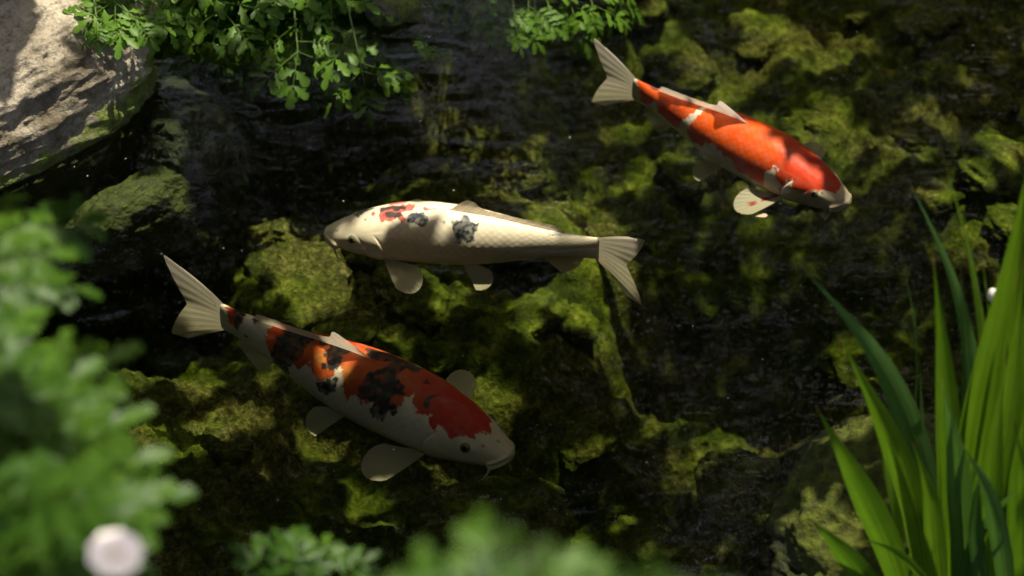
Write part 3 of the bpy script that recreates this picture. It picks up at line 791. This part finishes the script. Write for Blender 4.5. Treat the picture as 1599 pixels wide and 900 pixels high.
def compound_leaf(name, pairs, ln, lw, spread, mat, seed, stalk=0.35):
    rs = random.Random(seed); X = np.array([1.0, 0, 0]); Yv = np.array([0, 1.0, 0]); Zv = np.array([0, 0, 1.0])
    parts = []; total = 1.0
    def pt(t): return X * t * (1 - 0.08 * t) - Zv * 0.12 * t * t
    rach = np.array([pt(t) for t in np.linspace(0, 0.72, 6)])
    v, f = tube(rach, np.linspace(0.013, 0.007, 6), 4); parts.append((v, f, np.zeros((len(v), 2))))
    parts.append(leaflet(pt(0.70), X * 1 - Zv * 0.25, Zv, ln * 1.15, lw * 1.15, 3))
    for i in range(pairs):
        t = stalk + (0.66 - stalk) * i / max(1, pairs - 1) if pairs > 1 else 0.5
        k = 0.75 + 0.35 * math.sin(math.pi * (i + 0.8) / (pairs + 0.6))
        for sg in (1, -1):
            a = R(spread + rs.uniform(-10, 10)); d = X * math.cos(a) + Yv * sg * math.sin(a) + Zv * rs.uniform(-0.15, 0.15)
            parts.append(leaflet(pt(t), d, Zv + Yv * rs.uniform(-.3, .3), ln * k * rs.uniform(.85, 1.1), lw * k, 3 if i % 2 else 2))
    V, F, SC = merge(parts)
    return mesh_obj(name, V, F, mat, uvs=SC, link=False)
LEAVES = [compound_leaf('leaf', p, l, w, s, M_LEAF, 50 + i) for i, (p, l, w, s) in enumerate([(2, .42, .105, 55), (3, .36, .085, 58), (2, .46, .10, 48), (4, .30, .075, 62), (3, .40, .095, 60), (2, .34, .12, 52)])]
LEAVES_PALE = [compound_leaf('leaf', p, l, w, s, M_LEAF_PALE, 70 + i) for i, (p, l, w, s) in enumerate([(4, .30, .085, 62), (3, .36, .10, 58), (5, .27, .075, 66), (2, .42, .12, 52)])]

def frame_matrix(loc, xdir, normal, size):
    x = Vector(xdir).normalized(); n = Vector(normal); z = (n - x * n.dot(x)).normalized(); y = z.cross(x)
    m = Matrix((x, y, z)).transposed().to_4x4(); m.translation = loc
    return m @ Matrix.Diagonal((size, size, size, 1))
def herb(label, base, tips, leaf_size, meshes, nodes=5, seed=0, arch=0.35, hub=None, cat='shrub', name='leafy_shrub', start=0.35, group=None, stem_r=0.004, rosette=3, droop=0.25):
    rs = random.Random(seed); base = np.asarray(base, float)
    root = empty(name, base); tag(root, label, cat, group)
    for tip in tips:
        tip = np.asarray(tip, float)
        b = base + np.array([rs.uniform(-.08, .08), rs.uniform(-.08, .08), 0])
        mid = 0.5 * (b + tip) + np.array([0, 0, arch * np.linalg.norm(tip - b) * rs.uniform(.7, 1.2)])
        if hub is not None: mid = np.asarray(hub, float) + np.array([rs.uniform(-.1, .1), rs.uniform(-.06, .06), rs.uniform(-.05, .05)])
        t = np.linspace(0, 1, 10)[:, None]; pts = (1 - t) ** 2 * b + 2 * t * (1 - t) * mid + t * t * tip
        V, F = tube(pts - base, np.linspace(stem_r, stem_r * 0.35, 10), 5)
        stem = mesh_obj('stem', V, F, M_STEM, root)
        def at(q):
            p = (1 - q) ** 2 * b + 2 * q * (1 - q) * mid + q * q * tip
            d = 2 * (1 - q) * (mid - b) + 2 * q * (tip - mid); return p, unit(d)
        def add(q, ang, k, lift):
            p, d = at(q); sd = np.cross(d, [0, 0, 1.0]); sd = unit(sd) if np.linalg.norm(sd) > 1e-4 else np.array([1.0, 0, 0])
            up = np.cross(sd, d)
            xd = d * math.cos(ang) + sd * math.sin(ang) + up * lift
            nrm = np.array([rs.uniform(-.3, .3), rs.uniform(-.55, .05), 1.0])
            place('leaf', rs.choice(meshes), stem, frame_matrix(Vector(p - base), xd, nrm, leaf_size * k))
        for j in range(nodes):
            q = start + (0.96 - start) * (j / max(1, nodes - 1)) + rs.uniform(-.03, .03)
            add(min(q, 0.98), (1 if j % 2 else -1) * R(rs.uniform(40, 95)), rs.uniform(.75, 1.1), rs.uniform(-.1, .35))
        for j in range(rosette):
            add(1.0, R((j - (rosette - 1) / 2) * 55 + rs.uniform(-12, 12)), rs.uniform(.85, 1.15), rs.uniform(-droop, .15))
    return root

# shrub on the far bank, left of the middle
def tips_at(lst):
    return [Py(u, v, y) for u, v, y in lst]
rs0 = random.Random(9)
tp = [(345, 30, 0.76), (365, 55, 0.78), (465, 95, 0.70), (440, 60, 0.78), (400, 25, 0.84), (520, 60, 0.78), (565, 125, 0.68), (590, 40, 0.82), (490, 20, 0.86), (550, 20, 0.9), (262, 78, 0.76), (250, 40, 0.86),
      (620, 8, 0.95), (385, 70, 0.80), (350, 0, 0.9), (455, 5, 0.9), (300, 15, 0.88), (490, 105, 0.74), (240, 10, 0.9), (560, 80, 0.80)]
tp += [(rs0.uniform(225, 610), rs0.uniform(-40, 75), rs0.uniform(0.82, 1.02)) for k in range(24)]
herb('green leafy shrub overhanging the dark water behind the large pale boulder', (-0.47, 1.06, 0.12), tips_at([(u, v - 14, y) for u, v, y in tp]), 0.112, LEAVES, 7, 3, 0.22, start=0.25)
herb('bright sunlit sprig spilling over the top of the large pale boulder', (-0.84, 0.80, 0.15),
     tips_at([(150, 25, 0.52), (180, 5, 0.56), (205, 25, 0.54), (120, 12, 0.56), (215, 0, 0.60), (95, 30, 0.54), (165, -10, 0.62), (250, 10, 0.62)]), 0.088, LEAVES, 4, 5, 0.30)
herb('light green leafy plant hanging over the far edge of the pond', (-0.02, 1.30, 0.12),
     tips_at([(u - 35, v, y) for u, v, y in [(840, 40, 0.82), (800, 10, 0.88), (895, 20, 0.88), (960, 8, 0.9), (870, -5, 0.92), (770, 0, 0.92), (1000, 0, 0.95), (930, 20, 0.9), (820, 25, 0.86), (860, 20, 0.88)]]), 0.075, LEAVES, 5, 7, 0.22)
herb('tiny green sprig standing in the water near the grey stone', Pz(672, 98, -0.12),
     [Pz(668, 72, 0.03), Pz(680, 85, 0.02)], 0.03, LEAVES, 2, 8, 0.1, None, 'plant', 'water_sprig', 0.6, None, 0.0015, 2)

# shrubs on the near bank, close to the camera and out of focus
near = [Pd(u - 35, v + 8, d) for (u, v, d) in
        [(30, 375, 3.05), (-40, 395, 2.95), (-60, 470, 2.9), (-70, 540, 2.85), (-30, 640, 2.8), (10, 620, 2.8), (60, 640, 2.85), (80, 710, 2.8), (40, 690, 2.75), (120, 830, 2.75), (80, 780, 2.7), (10, 800, 2.5),
         (-40, 740, 2.6), (-60, 830, 2.5), (10, 890, 2.5), (110, 890, 2.65), (60, 860, 2.6), (95, 750, 2.7), (0, 730, 2.75)]]
herb('soft green feathery shrub on the near bank beside the pale blossom', (-0.80, -1.95, 0.60), near, 0.150, [LEAVES_PALE[0], LEAVES_PALE[2]], 2, 21, 0.25, Pd(-90, 900, 2.75), start=0.70, stem_r=0.005)
herb('low bright green seedling on the near bank between the two near shrubs', tuple(Pd(480, 1100, 3.35)),
     [Pd(478, 905, 3.3), Pd(450, 925, 3.3), Pd(510, 925, 3.3)], 0.075, LEAVES_PALE[1:2] + LEAVES_PALE[3:], 2, 23, 0.15, None, 'plant', 'seedling', 0.7)
nb = [Pd(u, v + 8, 0.78 * d) for u, v, d in [(760, 965, 2.5), (690, 1000, 2.55), (840, 990, 2.5), (920, 980, 2.55), (1000, 980, 2.6), (1060, 995, 2.6), (960, 1010, 2.5), (730, 1020, 2.45), (1090, 1010, 2.65), (660, 1020, 2.6), (880, 1020, 2.45), (800, 1020, 2.4)]]
herb('blurred low green shrub on the near bank opposite the seedling', (0.05, -2.45, 0.72), nb, 0.070, LEAVES_PALE, 4, 27, 0.2, Pd(870, 1150, 2.0), start=0.75, stem_r=0.003)

# pale blossom in the near shrub
def blossom(name, centre, foot, rad, label, facing):
    root = empty(name, foot); tag(root, label, 'flower')
    f = np.asarray(foot, float); c = np.asarray(centre, float)
    t = np.linspace(0, 1, 8)[:, None]; V, F = tube((c - f) * t + np.array([0, 0, 0.05]) * (t * (1 - t)), 0.0025, 5)
    mesh_obj('stem', V, F, M_STEM, root)
    n = unit(facing); a = unit(np.cross(n, [0, 0, 1.0])); b = np.cross(n, a)
    for k in range(9):
        an = k * math.pi / 4.5; d = a * math.cos(an) + b * math.sin(an)
        v, fc, sc = leaflet(c - f, d + n * 0.35, n, rad, rad * 0.42, 1, 7, 0.2, 0.2)
        mesh_obj('petal', v, fc, M_PETAL, root)
    V, F = cube_sphere(6); V = V * rad * 0.25 + (c - f) + n * rad * 0.1
    mesh_obj('flower_centre', V, F, mat_plain('flower_centre', (0.70, 0.60, 0.46)), root)
blossom('blossom', Pd(180, 868, 2.4), Pd(190, 1000, 2.55), 0.024, 'pale cream blossom among the blurred leaves of the near shrub', -ray(180, 866) + np.array([0, 0.4, 0.5]))

# ------------------------------------------------------------------ iris clump
def blade(parent, off, pts, width, mat, face=0.0, twist=0.0, n=34, nw=5, keel=0.12):
    P = np.array(pts, float); m = len(P)
    k = np.concatenate([[0], np.cumsum(np.linalg.norm(np.diff(P, axis=0), axis=1))]); k /= k[-1]
    t = np.linspace(0, 1, n)
    C = np.stack([smooth_interp(t, k, P[:, i]) for i in range(3)], -1)
    T = np.gradient(C, axis=0); T /= np.linalg.norm(T, axis=1)[:, None]
    V, SC = [], []
    for i in range(n):
        an = face + twist * t[i]
        nrm = np.array([math.sin(an), -math.cos(an), 0.25]); sd = unit(np.cross(T[i], nrm)); nr = np.cross(sd, T[i])
        w = width * (0.72 + 0.28 * sstep(0, 0.35, t[i])) * (1 - sstep(0.45, 1.0, t[i]) ** 1.15) ** 0.9 + 0.0006
        for j in range(nw):
            q = j / (nw - 1) * 2 - 1
            V.append(C[i] + sd * q * w / 2 - nr * keel * w * (abs(q) - 0.5)); SC.append((t[i], (q + 1) / 2))
    o = mesh_obj('blade', np.array(V) - off, grid_faces(n, nw), mat, parent, uvs=np.array(SC))
    return o
IB = Py(1500, 960, -0.74)
def iris_pts(lst, y0, y1):
    out = []
    for i, (u, v) in enumerate(lst):
        y = y0 + (y1 - y0) * i / (len(lst) - 1); out.append(Py(u, v, y))
    return out
iris = empty('iris_clump', IB); tag(iris, 'clump of sword-shaped green iris leaves at the water edge beside the mossy boulder', 'iris')
ioff = np.array(IB)
G, BL = M_IRIS, M_IRIS_BLUE
for pts, y0, y1, w, mt, fc, tw in [
    ([(1470, 960), (1448, 760), (1375, 565), (1247, 410)], -0.76, -0.70, 0.050, BL, 0.15, 0.2),
    ([(1452, 960), (1425, 780), (1375, 650), (1308, 522)], -0.80, -0.82, 0.048, G, 0.0, 0.15),
    ([(1420, 960), (1385, 850), (1335, 745), (1273, 632)], -0.86, -0.90, 0.050, G, -0.1, 0.1),
    ([(1400, 960), (1340, 890), (1305, 850), (1262, 808)], -0.88, -0.95, 0.040, G, 0.1, 0.0),
    ([(1480, 960), (1485, 740), (1474, 560), (1456, 393)], -0.78, -0.76, 0.046, G, 0.05, 0.1),
    ([(1530, 960), (1528, 640), (1490, 440), (1416, 275)], -0.70, -0.62, 0.036, BL, 0.3, 0.3),
    ([(1545, 960), (1545, 620), (1515, 400), (1471, 236)], -0.70, -0.64, 0.030, G, 0.6, 0.4),
    ([(1460, 960), (1430, 700), (1428, 500), (1405, 392)], -0.68, -0.62, 0.026, BL, 0.9, 0.5),
    ([(1490, 960), (1520, 690), (1568, 460), (1610, 235)], -0.80, -0.78, 0.052, G, -0.2, 0.1),
    ([(1560, 960), (1552, 700), (1545, 500), (1529, 366)], -0.66, -0.60, 0.016, G, 0.5, 0.2),
    ([(1520, 960), (1560, 720), (1585, 560), (1600, 395)], -0.84, -0.84, 0.044, G, 0.2, 0.2),
    ([(1500, 960), (1518, 860), (1558, 795), (1625, 735)], -0.86, -0.90, 0.026, BL, 0.0, 0.5),
    ([(1560, 960), (1590, 700), (1605, 520), (1630, 330)], -0.74, -0.72, 0.046, G, 0.1, 0.1),
    ([(1510, 960), (1502, 800), (1490, 690), (1470, 590)], -0.84, -0.86, 0.046, BL, -0.2, 0.1),
    ([(1540, 960), (1548, 820), (1555, 690), (1570, 560)], -0.86, -0.88, 0.044, G, 0.3, 0.2),
    ([(1585, 960), (1590, 840), (1592, 720), (1604, 620)], -0.84, -0.84, 0.040, G, 0.0, 0.1),
    ([(1440, 960), (1400, 800), (1380, 720), (1372, 640)], -0.72, -0.70, 0.024, G, 0.8, 0.3),
    ([(1575, 960), (1565, 860), (1540, 760), (1500, 690)], -0.90, -0.93, 0.034, BL, 0.2, 0.1),
    ([(1470, 960), (1462, 860), (1452, 770), (1425, 690)], -0.88, -0.90, 0.036, G, 0.1, 0.2),
    ([(1600, 960), (1615, 780), (1625, 640), (1640, 500)], -0.80, -0.80, 0.046, G, 0.2, 0.1),
    ([(1550, 960), (1570, 700), (1588, 480), (1603, 240)], -0.72, -0.68, 0.040, G, 0.2, 0.2),
    ([(1510, 960), (1512, 720), (1508, 560), (1500, 420)], -0.74, -0.72, 0.030, BL, 0.4, 0.2),
    ([(1530, 960), (1540, 700), (1562, 540), (1592, 420)], -0.82, -0.80, 0.034, G, -0.1, 0.2),
    ([(1495, 960), (1500, 780), (1512, 650), (1530, 520)], -0.80, -0.78, 0.032, G, 0.3, 0.2),
    ([(1575, 960), (1580, 760), (1578, 620), (1566, 470)], -0.76, -0.74, 0.030, G, 0.5, 0.2),
    ([(1460, 960), (1450, 830), (1442, 700), (1436, 560)], -0.74, -0.72, 0.022, BL, 0.7, 0.3),
    ([(1590, 960), (1600, 860), (1598, 740), (1580, 650)], -0.90, -0.92, 0.030, G, 0.0, 0.3),
    ([(1480, 960), (1440, 900), (1400, 862), (1345, 840)], -0.92, -0.97, 0.014, G, 0.2, 0.2),
    ([(1545, 960), (1530, 880), (1524, 800), (1532, 720)], -0.90, -0.90, 0.028, BL, 0.2, 0.2)]:
    blade(iris, ioff, iris_pts(pts, y0, y1), 0.86 * w, mt, fc, tw)
bud = Py(1552, 462, -0.62); st = Py(1556, 960, -0.66)
broot = empty('flower_bud', st); tag(broot, 'small white flower bud on a thin stalk between the iris leaves', 'flower')
t = np.linspace(0, 1, 8)[:, None]; V, F = tube((bud - st) * t, np.linspace(0.0022, 0.0012, 8), 5); mesh_obj('stalk', V, F, M_STEM, broot)
V, F = cube_sphere(8); V = V * np.array([0.009, 0.009, 0.013]) * (1 + 0.12 * np.sin(np.arctan2(V[:, 1], V[:, 0]) * 3))[:, None]
mesh_obj('bud', V + (bud - st), F, M_PETAL, broot)
# petal-shaped pink sliver, standing in for a fin tip of the orange koi
pc = Pz(1188, 338, -0.12)
v, f, sc = leaflet(np.array([-0.011, 0, 0.0]), np.array([1.0, 0, 0]), np.array([0, 0, 1.0]), 0.024, 0.006, 1, 7, 0.2, -0.1)
o = mesh_obj('petal', v, f, mat_plain('pink_fin_tip', (0.62, 0.40, 0.36), 0.5, 0.1)); o.location = pc; tag(o, 'small pink sliver for a fin tip below the pectoral fin of the orange koi', 'petal')

# fine pollen and dust floating on the water
rs1 = random.Random(4); V, F = [], []
for k in range(110):
    x, y, r = rs1.uniform(-0.9, 1.1), rs1.uniform(-0.7, 0.95), rs1.uniform(0.0006, 0.0016)
    b0 = len(V); an0 = rs1.uniform(0, 6)
    for j in range(6): V.append((x + r * rs1.uniform(.7, 1.4) * math.cos(an0 + j * 1.047), y + r * rs1.uniform(.7, 1.4) * math.sin(an0 + j * 1.047), 0.0008))
    V.append((x, y, 0.0016)); F += [(b0 + j, b0 + (j + 1) % 6, b0 + 6) for j in range(6)]
o = mesh_obj('pollen', np.array(V), F, mat_plain('pollen', (0.42, 0.40, 0.30), 0.8)); tag(o, 'fine pale specks of pollen floating on the water', 'pollen', kind='stuff')

# ------------------------------------------------------------------ unseen tree shading the pond, its gaps cut to place the sun patches
def to_q(p): p = np.asarray(p, float); return p[..., :2] - SUN[:2] / SUN[2] * p[..., 2:3]
lit = []
def spot(u, v, r, z=None, y=None, d=None):
    p = Pz(u, v, z) if z is not None else (Py(u, v, y) if y is not None else Pd(u, v, d))
    lit.append((*to_q(p), r / 850.0 + 0.010))
for u, v, r in [(440, 372, 28), (480, 425, 52), (520, 455, 26), (410, 400, 20), (450, 505, 22), (345, 650, 48), (395, 615, 26), (240, 530, 42), (310, 545, 36), (590, 768, 28), (780, 270, 50), (800, 300, 34), (695, 180, 26), (765, 195, 32), (830, 195, 22),
                (930, 310, 40), (965, 350, 34), (880, 430, 30), (920, 440, 22), (1140, 78, 46), (1265, 40, 44), (1300, 55, 26), (1190, 15, 36), (1345, 15, 24), (1180, 170, 26), (1290, 190, 38), (1300, 150, 26), (1370, 190, 22), (1420, 215, 26), (925, 600, 26), (905, 630, 26), (780, 565, 22),
                (830, 640, 24), (490, 795, 26), (1470, 150, 24), (1530, 215, 26), (1560, 350, 28), (1500, 300, 22), (1345, 480, 22), (1050, 35, 30), (1075, 110, 22), (1000, 130, 22), (1040, 225, 24), (940, 220, 22), (880, 260, 26), (1360, 430, 18), (690, 110, 18), (860, 350, 22),
                (1200, 60, 18), (700, 440, 16), (820, 440, 14), (1560, 250, 20)]:
    spot(u, v, r, z=-0.40)
for u, v, r in [(960, 115, 22), (1000, 138, 24), (1045, 165, 26), (1085, 190, 24), (1130, 212, 22), (1165, 228, 21), (1200, 248, 22), (1235, 262, 22), (1265, 278, 22), (1295, 298, 20), (1160, 302, 12), (1210, 300, 8)]:
    spot(u, v, r, z=-0.03)
for u, v, r in [(790, 350, 16), (820, 358, 16), (855, 370, 14), (890, 380, 12), (635, 418, 8), (965, 415, 12), (755, 340, 12), (680, 335, 8), (580, 340, 8), (540, 354, 12), (570, 350, 10), (985, 440, 8), (635, 335, 8)]:
    spot(u, v, r, z=-0.05)
for u, v, r in [(590, 718, 10), (262, 500, 10), (440, 540, 8)]: spot(u, v, r, z=-0.14)
for u, v, r in [(80, 105, 18), (70, 142, 24), (30, 185, 26), (45, 215, 22), (125, 140, 16), (135, 175, 14), (195, 40, 9), (200, 55, 9), (172, 85, 8), (190, 110, 10), (85, 80, 10), (165, 165, 10), (20, 220, 20), (100, 25, 12), (60, 150, 20), (150, 195, 10)]:
    spot(u, v, r + 20, z=0.20)
for u, v, r in [(150, 285, 12), (215, 290, 12), (170, 265, 9), (265, 190, 7)]: spot(u, v, r, z=-0.02)
for u, v, r, y in [(345, 30, 20, .82), (365, 40, 18, .8), (150, 15, 24, .82), (120, 30, 14, .82), (180, 5, 16, .85), (570, 145, 9, .7), (440, 110, 10, .75), (840, 45, 18, .88), (800, 10, 20, .92), (900, 20, 18, .92), (520, 15, 20, .95), (620, 25, 10, .9), (470, 20, 14, .95)]:
    spot(u, v, r, y=y)
for u, v, r, d in [(90, 790, 60, 2.55), (50, 390, 45, 2.95), (200, 690, 32, 2.8), (115, 790, 40, 2.55), (60, 800, 30, 2.5), (30, 740, 26, 2.6), (20, 450, 24, 2.9), (60, 390, 24, 2.95), (110, 350, 22, 3.0), (180, 866, 26, 2.5), (210, 690, 18, 2.8), (150, 620, 16, 2.8), (270, 795, 20, 2.75), (40, 560, 18, 2.8), (475, 860, 26, 3.3), (510, 885, 18, 3.3), (760, 850, 30, 2.5), (680, 885, 20, 2.5), (900, 870, 20, 2.5), (1000, 870, 16, 2.6), (240, 850, 20, 2.6)]:
    spot(u, v, r * 1.5, d=d)
for u, v, r, y in [(1570, 430, 80, -.78), (1540, 620, 90, -.80), (1465, 520, 50, -.77), (1380, 680, 50, -.82), (1340, 780, 50, -.88), (1470, 780, 60, -.84), (1500, 330, 40, -.66), (1580, 400, 40, -.78), (1560, 520, 40, -.8), (1470, 480, 26, -.77), (1478, 580, 26, -.78), (1340, 590, 22, -.82), (1390, 690, 26, -.81), (1330, 740, 24, -.89), (1380, 850, 26, -.87), (1485, 300, 16, -.66), (1540, 640, 36, -.8), (1590, 640, 30, -.8), (1480, 700, 26, -.8), (1450, 800, 24, -.85), (1530, 760, 26, -.86), (1300, 850, 18, -.92), (1552, 462, 14, -.62), (1440, 880, 24, -.86)]:
    spot(u, v, r, y=y)
for u, v, r in [(1240, 880, 20), (1300, 860, 14), (1250, 830, 10), (1330, 700, 10)]: spot(u, v, r, z=0.05)
LIT = np.array(lit)

def build_tree():
    root = empty('unseen_shade_tree', (2.9, 5.2, 0.1)); off = np.array([2.9, 5.2, 0.1])
    tag(root, 'unseen leafy tree on the far bank, crown shaped to dapple the pond with sun', 'tree')
    tr = np.array([[2.9, 5.2, -0.3], [2.85, 5.1, 0.8], [2.7, 4.95, 1.6], [2.4, 4.7, 2.3], [2.0, 4.4, 3.0], [1.6, 4.0, 3.6]])
    V, F = tube(tr - off, np.linspace(0.24, 0.10, 6), 14); mesh_obj('trunk', V, F, M_BARK, root)
    for e in [(-2.2, 3.0, 2.6), (0.2, 1.2, 2.4), (2.4, 1.0, 2.4), (-1.6, 1.6, 2.3), (0.6, 6.5, 4.0), (3.6, 3.0, 3.2), (-0.4, -0.2, 2.7)]:
        a = np.array([2.2, 4.55, 2.65]); b = np.array(e, float); m = 0.5 * (a + b) + np.array([0, 0, 0.35])
        t = np.linspace(0, 1, 12)[:, None]; V, F = tube((1 - t) ** 2 * a + 2 * t * (1 - t) * m + t * t * b - off, np.linspace(0.055, 0.012, 12), 8)
        mesh_obj('limb', V, F, M_BARK, root)
    rg = np.random.default_rng(5)
    def cand(n, x0, x1, y0, y1, z0, z1):
        q = np.stack([rg.uniform(x0, x1, n), rg.uniform(y0, y1, n)], -1); z = rg.uniform(z0, z1, n)
        ky = SUN[1] / SUN[2]                      # leaves raised to stay above the camera's view
        zmin = (CAM[2] + 0.45 - 0.732 * (q[:, 1] - CAM[1])) / (1 + 0.732 * ky)
        z = np.where(z < zmin, zmin + (z - z0) * 0.8, z)
        return np.stack([q[:, 0] + SUN[0] / SUN[2] * z, q[:, 1] + SUN[1] / SUN[2] * z, z], -1)
    P = np.concatenate([cand(30000, -1.8, 1.8, -2.6, 1.7, 1.25, 2.6), cand(3500, -0.55, 0.12, -0.62, 0.02, 1.25, 2.4), cand(9000, -4.2, 4.2, -2.8, 2.5, 2.0, 3.4), cand(36000, -3.8, 3.8, 1.0, 6.5, 1.5, 4.6)])
    q = to_q(P)
    keep = np.ones(len(P), bool)
    for a, b, r in LIT: keep &= np.hypot(q[:, 0] - a, q[:, 1] - b) > r + 0.022
    inner = (np.abs(q[:, 0]) < 1.7) & (q[:, 1] > -2.6) & (q[:, 1] < 1.7)
    nz = fbm(np.stack([q[:, 0] * 1.1, q[:, 1] * 1.1, q[:, 0] * 0], -1), 3, 77)
    keep &= inner | (nz < np.where(q[:, 1] > 1.7, 0.16, 0.52))
    thin = (q[:, 0] > 0.05) & (q[:, 1] > 0.72) & (q[:, 1] < 1.75) & (q[:, 0] < 1.7)
    keep &= ~(thin & (rg.uniform(size=len(P)) < 0.28))
    thin = (q[:, 0] < -0.12) & (q[:, 0] > -0.75) & (q[:, 1] > 0.15) & (q[:, 1] < 0.9)
    keep &= ~(thin & (rg.uniform(size=len(P)) < 0.22))
    P = P[keep]; n = len(P)
    ax = rg.normal(size=(n, 3)) * np.array([1, 1, 0.45]); ax /= np.linalg.norm(ax, axis=1)[:, None]
    nr = rg.normal(size=(n, 3)) * 0.45 + np.array([0, 0, 1.0]); sd = np.cross(ax, nr); sd /= np.linalg.norm(sd, axis=1)[:, None]
    ln = rg.uniform(0.065, 0.12, n)[:, None] * np.where(inner[keep], 0.85, 1.5)[:, None]; wd = ln * 0.30
    V = np.stack([P - ax * ln / 2, P + sd * wd + ax * ln * .05, P + ax * ln / 2, P - sd * wd + ax * ln * .05], 1).reshape(-1, 3) - off
    F = np.arange(n * 4).reshape(n, 4)
    o = mesh_obj('crown', V, F, M_CROWN, root, smooth=False); tag(o, kind='stuff')
build_tree()
